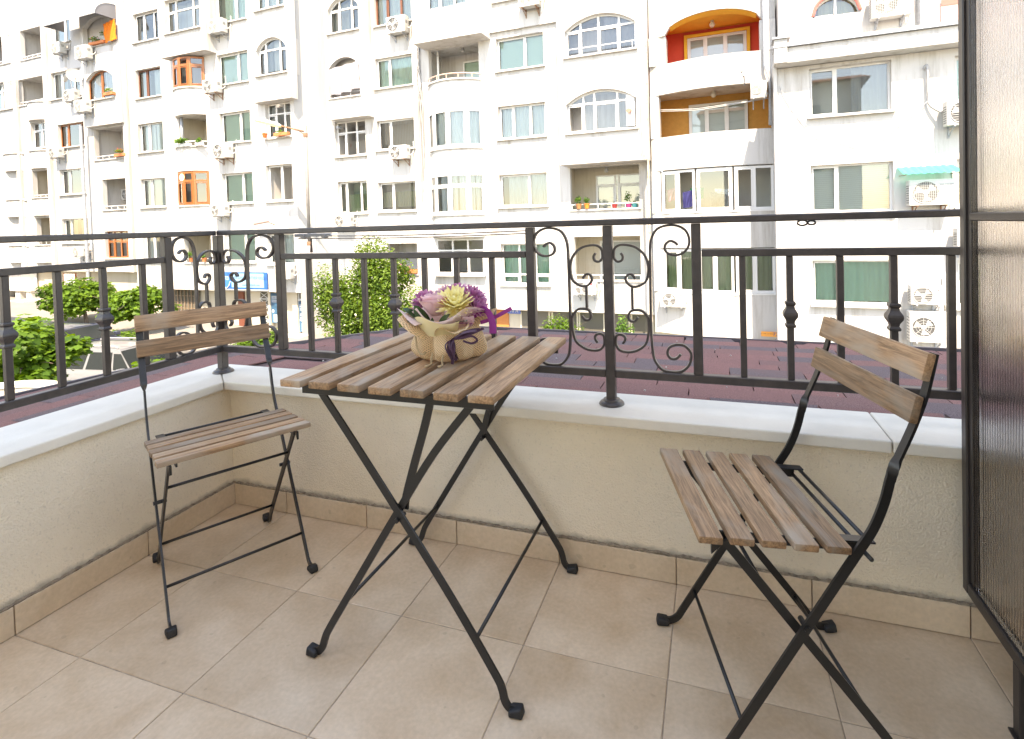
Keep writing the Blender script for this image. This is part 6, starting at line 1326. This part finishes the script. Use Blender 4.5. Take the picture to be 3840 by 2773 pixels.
def petal(mb, base, d, up, L, w, curl=.3, cup=.2, k=5, tip=.55, blunt=False):
    """one petal: strip of quads from base along d, curling towards up"""
    base, d, up = Vector(base), Vector(d).normalized(), Vector(up); up = (up-d*up.dot(d)).normalized(); s = d.cross(up); vs = []
    for j in range(k+1):
        t = j/k; wd = w*(math.sin(math.pi*(.14+.64*t)) if blunt else math.sin(math.pi*(.12+.80*t**.9))**.8)*(1 if t < .95 else tip); p = base+d*L*t*(1-.18*curl*t)+up*L*curl*t*t
        vs += [p-s*wd*.5+up*cup*wd*.5, p, p+s*wd*.5+up*cup*wd*.5]
    mb.add(vs, [(3*j+a, 3*j+a+1, 3*j+a+4, 3*j+a+3) for j in range(k) for a in (0, 1)])
def chrys(label_m, c, ax, R0, m_, rings, seed):
    random.seed(seed); c = Vector(c); ax = Vector(ax).normalized(); a = ax.orthogonal().normalized(); b = ax.cross(a); mb = MB()
    for (el, cnt, L, w) in rings:
        for i in range(cnt):
            th = 2*math.pi*(i+random.random()*.6)/cnt; e = R_(el+random.uniform(-7, 7)); d = (a*math.cos(th)+b*math.sin(th))*math.cos(e)+ax*math.sin(e); petal(mb, c+d*.004, d, ax, R0*L*random.uniform(.88, 1.1), R0*w*1.12, curl=.3, cup=.55, k=4, blunt=True)
    return part('chrysanthemum', mb, m_, BQ, smooth='all')
PURP = leafmat('purple petal', (.46, .14, .30), (.68, .36, .52), .25, (1, .9, 1)); YELP = leafmat('yellow petal', (.90, .80, .38), (.95, .90, .62), .35, (1, 1, .8)); ROSE = leafmat('rose petal', (.84, .60, .60), (.90, .70, .69), .35, (1, .95, .95)); GRNL = mat('glossy dark leaf', (.025, .065, .012), .32, var=.3, vscale=30)
RG = [(-8, 18, .92, .24), (8, 18, .92, .24), (24, 17, .88, .24), (42, 14, .8, .23), (60, 11, .68, .22), (78, 7, .55, .2)]
chrys('', (-.060, -.016, .142), (-.35, -.35, 1), .042, PURP, RG, 1); chrys('', (.006, .030, .158), (0, -.1, 1), .042, PURP, RG, 2); chrys('', (.058, .016, .150), (.5, -.1, 1), .042, PURP, RG, 3); chrys('', (.084, -.010, .130), (.8, -.2, .8), .034, PURP, RG, 4)
RY_ = [(-12, 22, 1, .2), (6, 22, 1, .2), (22, 20, .95, .2), (38, 18, .86, .19), (54, 14, .72, .18), (70, 10, .55, .17), (84, 6, .42, .15)]
chrys('', (-.030, .036, .150), (-.2, .1, 1), .040, ROSE, RG, 14); chrys('', (.034, -.030, .140), (.25, -.5, 1), .052, YELP, RY_, 5)
# rose: overlapping cupped petals
mb = MB(); c0 = Vector((-.020, -.036, .114)); random.seed(9)
for ring, (cnt, rad, h, w, out) in enumerate(((5, .033, .054, .056, .40), (5, .028, .058, .052, .22), (4, .022, .058, .044, .06), (4, .015, .056, .034, -.03), (3, .009, .054, .024, -.12))):
    for i in range(cnt):
        th = 2*math.pi*(i+.35*ring)/cnt; n_ = 7; k_n = 6; vs = []
        for j in range(k_n+1):
            t = j/k_n
            for q in range(n_):
                s_ = (q/(n_-1)-.5)*2; a_ = th+s_*w*(.55+.6*math.sin(math.pi*min(1, t*.75)))/rad*.62; r_ = rad*(.35+.75*math.sin(t*math.pi*.62))+out*.02*max(0, t-.55)**1.0*2.2+.002*abs(s_)*t; r_ += .004*max(0, t-.8)*5*(1 if out > 0 else 0)
                z_ = h*t*(1-.10*s_*s_*t)-(.010*max(0, t-.82)*5*max(out, 0)*2)
                vs.append(c0+Vector((r_*math.cos(a_), r_*math.sin(a_), z_)))
        mb.add(vs, [(j*n_+q, j*n_+q+1, (j+1)*n_+q+1, (j+1)*n_+q) for j in range(k_n) for q in range(n_-1)])
part('rose', mb, ROSE, BQ, smooth='all')
mb2 = MB(); c0 = Vector((.078, -.048, .092))
for i in range(7):
    a_ = i*.9; petal(mb2, c0+Vector((0, 0, -.004)), (math.cos(a_)*.6, math.sin(a_)*.6, .8), (0, 0, 1), .034, .036, curl=.1, cup=.7)
part('rose_bud', mb2, ROSE, BQ, smooth='all')
def leaf(p, d, up, L, w, m_=GRNL, curl=-.15): mb = MB(); petal(mb, p, d, up, L, w, curl=curl, cup=.25, k=8, tip=.1); return part('leaf', mb, m_, BQ, smooth='all')
leaf((-.045, -.045, .092), (-.55, -.35, .65), (0, -.4, 1), .072, .030); leaf((-.03, -.055, .092), (-.5, -.3, .8), (0, -1, .5), .062, .030); leaf((-.03, -.06, .092), (-.75, -.4, .35), (0, -.3, 1), .055, .026); leaf((-.06, -.02, .1), (-.8, 0, .5), (0, 0, 1), .06, .03)
leaf((.0, -.062, .090), (.55, -.2, .6), (0, -.6, .8), .052, .028); leaf((.012, -.068, .088), (.35, -.3, .55), (0, -.8, .6), .046, .024); leaf((.05, -.05, .1), (.6, -.4, .25), (0, 0, 1), .045, .024); leaf((.085, -.005, .115), (.9, -.2, .35), (0, 0, 1), .045, .026); leaf((-.012, -.066, .09), (0, -.25, .9), (0, -1, .2), .024, .012)
# flared pink petal-like sheet on the left
mb = MB(); vs = []; n_, k_n = 16, 8
for j in range(k_n+1):
    t = j/k_n
    for i in range(n_+1):
        s_ = i/n_-.5; th = R_(205)+s_*1.5; rr = .055+.085*t-.02*t*abs(s_)*2; vs.append((rr*math.cos(th), rr*math.sin(th)*.9, .082+.052*t-.03*t*t*abs(s_)*2+.006*math.sin(s_*9)*t))
mb.add(vs, [(j*(n_+1)+i, j*(n_+1)+i+1, (j+1)*(n_+1)+i+1, (j+1)*(n_+1)+i) for j in range(k_n) for i in range(n_)]); part('felt_petal', mb, PINKS, BQ, smooth='all')
mb = MB(); mb.add([(-.118, -.066, .112), (-.09, -.07, .098), (-.086, -.066, .112), (-.116, -.058, .126)], [(0, 1, 2, 3)]); 
# purple ribbon, rolled tail and raffia bow
RIB = cloth('purple satin ribbon', (.30, .05, .24), .3, .35); RAF = mat('dark purple raffia', (.055, .018, .045), .55, var=.4, vscale=60)
def ribbon(pts, w, m_, up=(0, 0, 1), name='ribbon'):
    P = catmull(pts, 8); mb = MB(); vs = []
    for i, p in enumerate(P):
        d = (P[min(i+1, len(P)-1)]-P[max(i-1, 0)]).normalized(); a = d.cross(Vector(up)).normalized(); vs += [p-a*w/2, p+a*w/2]
    mb.add(vs, [(2*i, 2*i+1, 2*i+3, 2*i+2) for i in range(len(P)-1)]); return part(name, mb, m_, BQ, smooth='all')
ribbon([(.060, -.045, .098), (.085, -.03, .118), (.105, -.02, .130), (.122, -.02, .124), (.134, -.022, .100), (.136, -.024, .070)], .020, RIB, (0, 1, .3)); ribbon([(.03, -.075, .098), (.06, -.07, .103), (.09, -.05, .1)], .018, RIB, (0, 0, 1)); ribbon([(.1, -.02, .096), (.125, -.01, .104), (.16, 0, .122), (.178, .004, .132)], .010, RIB, (0, 1, .2))
random.seed(21); kn = Vector((.055, -.087, .066))
for k in range(26):
    a_ = random.uniform(-.35, .35); L = random.uniform(.045, .075)
    if k < 15: e = kn+Vector((random.uniform(-.012, .016), random.uniform(-.02, .0), -L*random.uniform(.7, 1))); e.z = max(e.z, .004); mid = kn.lerp(e, .5)+Vector((random.uniform(-.014, .014), -.012, .012))
    else: e = kn+Vector((L*1.1, random.uniform(-.012, .03), L*random.uniform(.25, .5))); mid = kn.lerp(e, .5)+Vector((0, -.006, random.uniform(-.006, .008)))
    ribbon([kn, mid, e], random.uniform(.003, .007), RAF, (random.uniform(-.5, .5), 1, random.uniform(-.5, .5)), 'raffia')
ribbon([kn, kn+Vector((.03, -.01, .006)), kn+Vector((.058, -.012, .012)), kn+Vector((.07, -.01, .002)), kn+Vector((.055, -.01, -.006)), kn+Vector((.03, -.006, -.002))], .006, RAF, (0, 1, .2), 'raffia')
TW = mat('hemp twine', (.55, .40, .23), .95, bump=.8, bscale=500)
for x0, z0, L, dx in ((.000, .030, 1, .004), (.030, .026, .8, .006)):
    y0 = -.098; part('twine', MB().tube(catmull([(x0, y0+.004, z0), (x0+.001, y0-.006, z0*.55), (x0+dx*.5, y0-.008, .006), (x0+dx-.004, y0-.016, .004), (x0+dx-.007, y0-.028*L, .0035)], 6), .0026, 7, scale=[1]*20+[1.25]*5), TW, BQ, smooth='all')
part('twine', MB().tube(catmull([(-.055, -.083, .070), (-.05, -.088, .055), (-.046, -.091, .04), (-.038, -.094, .028), (-.026, -.097, .026), (-.018, -.098, .032)], 6), .0024, 6), TW, BQ, smooth='all')
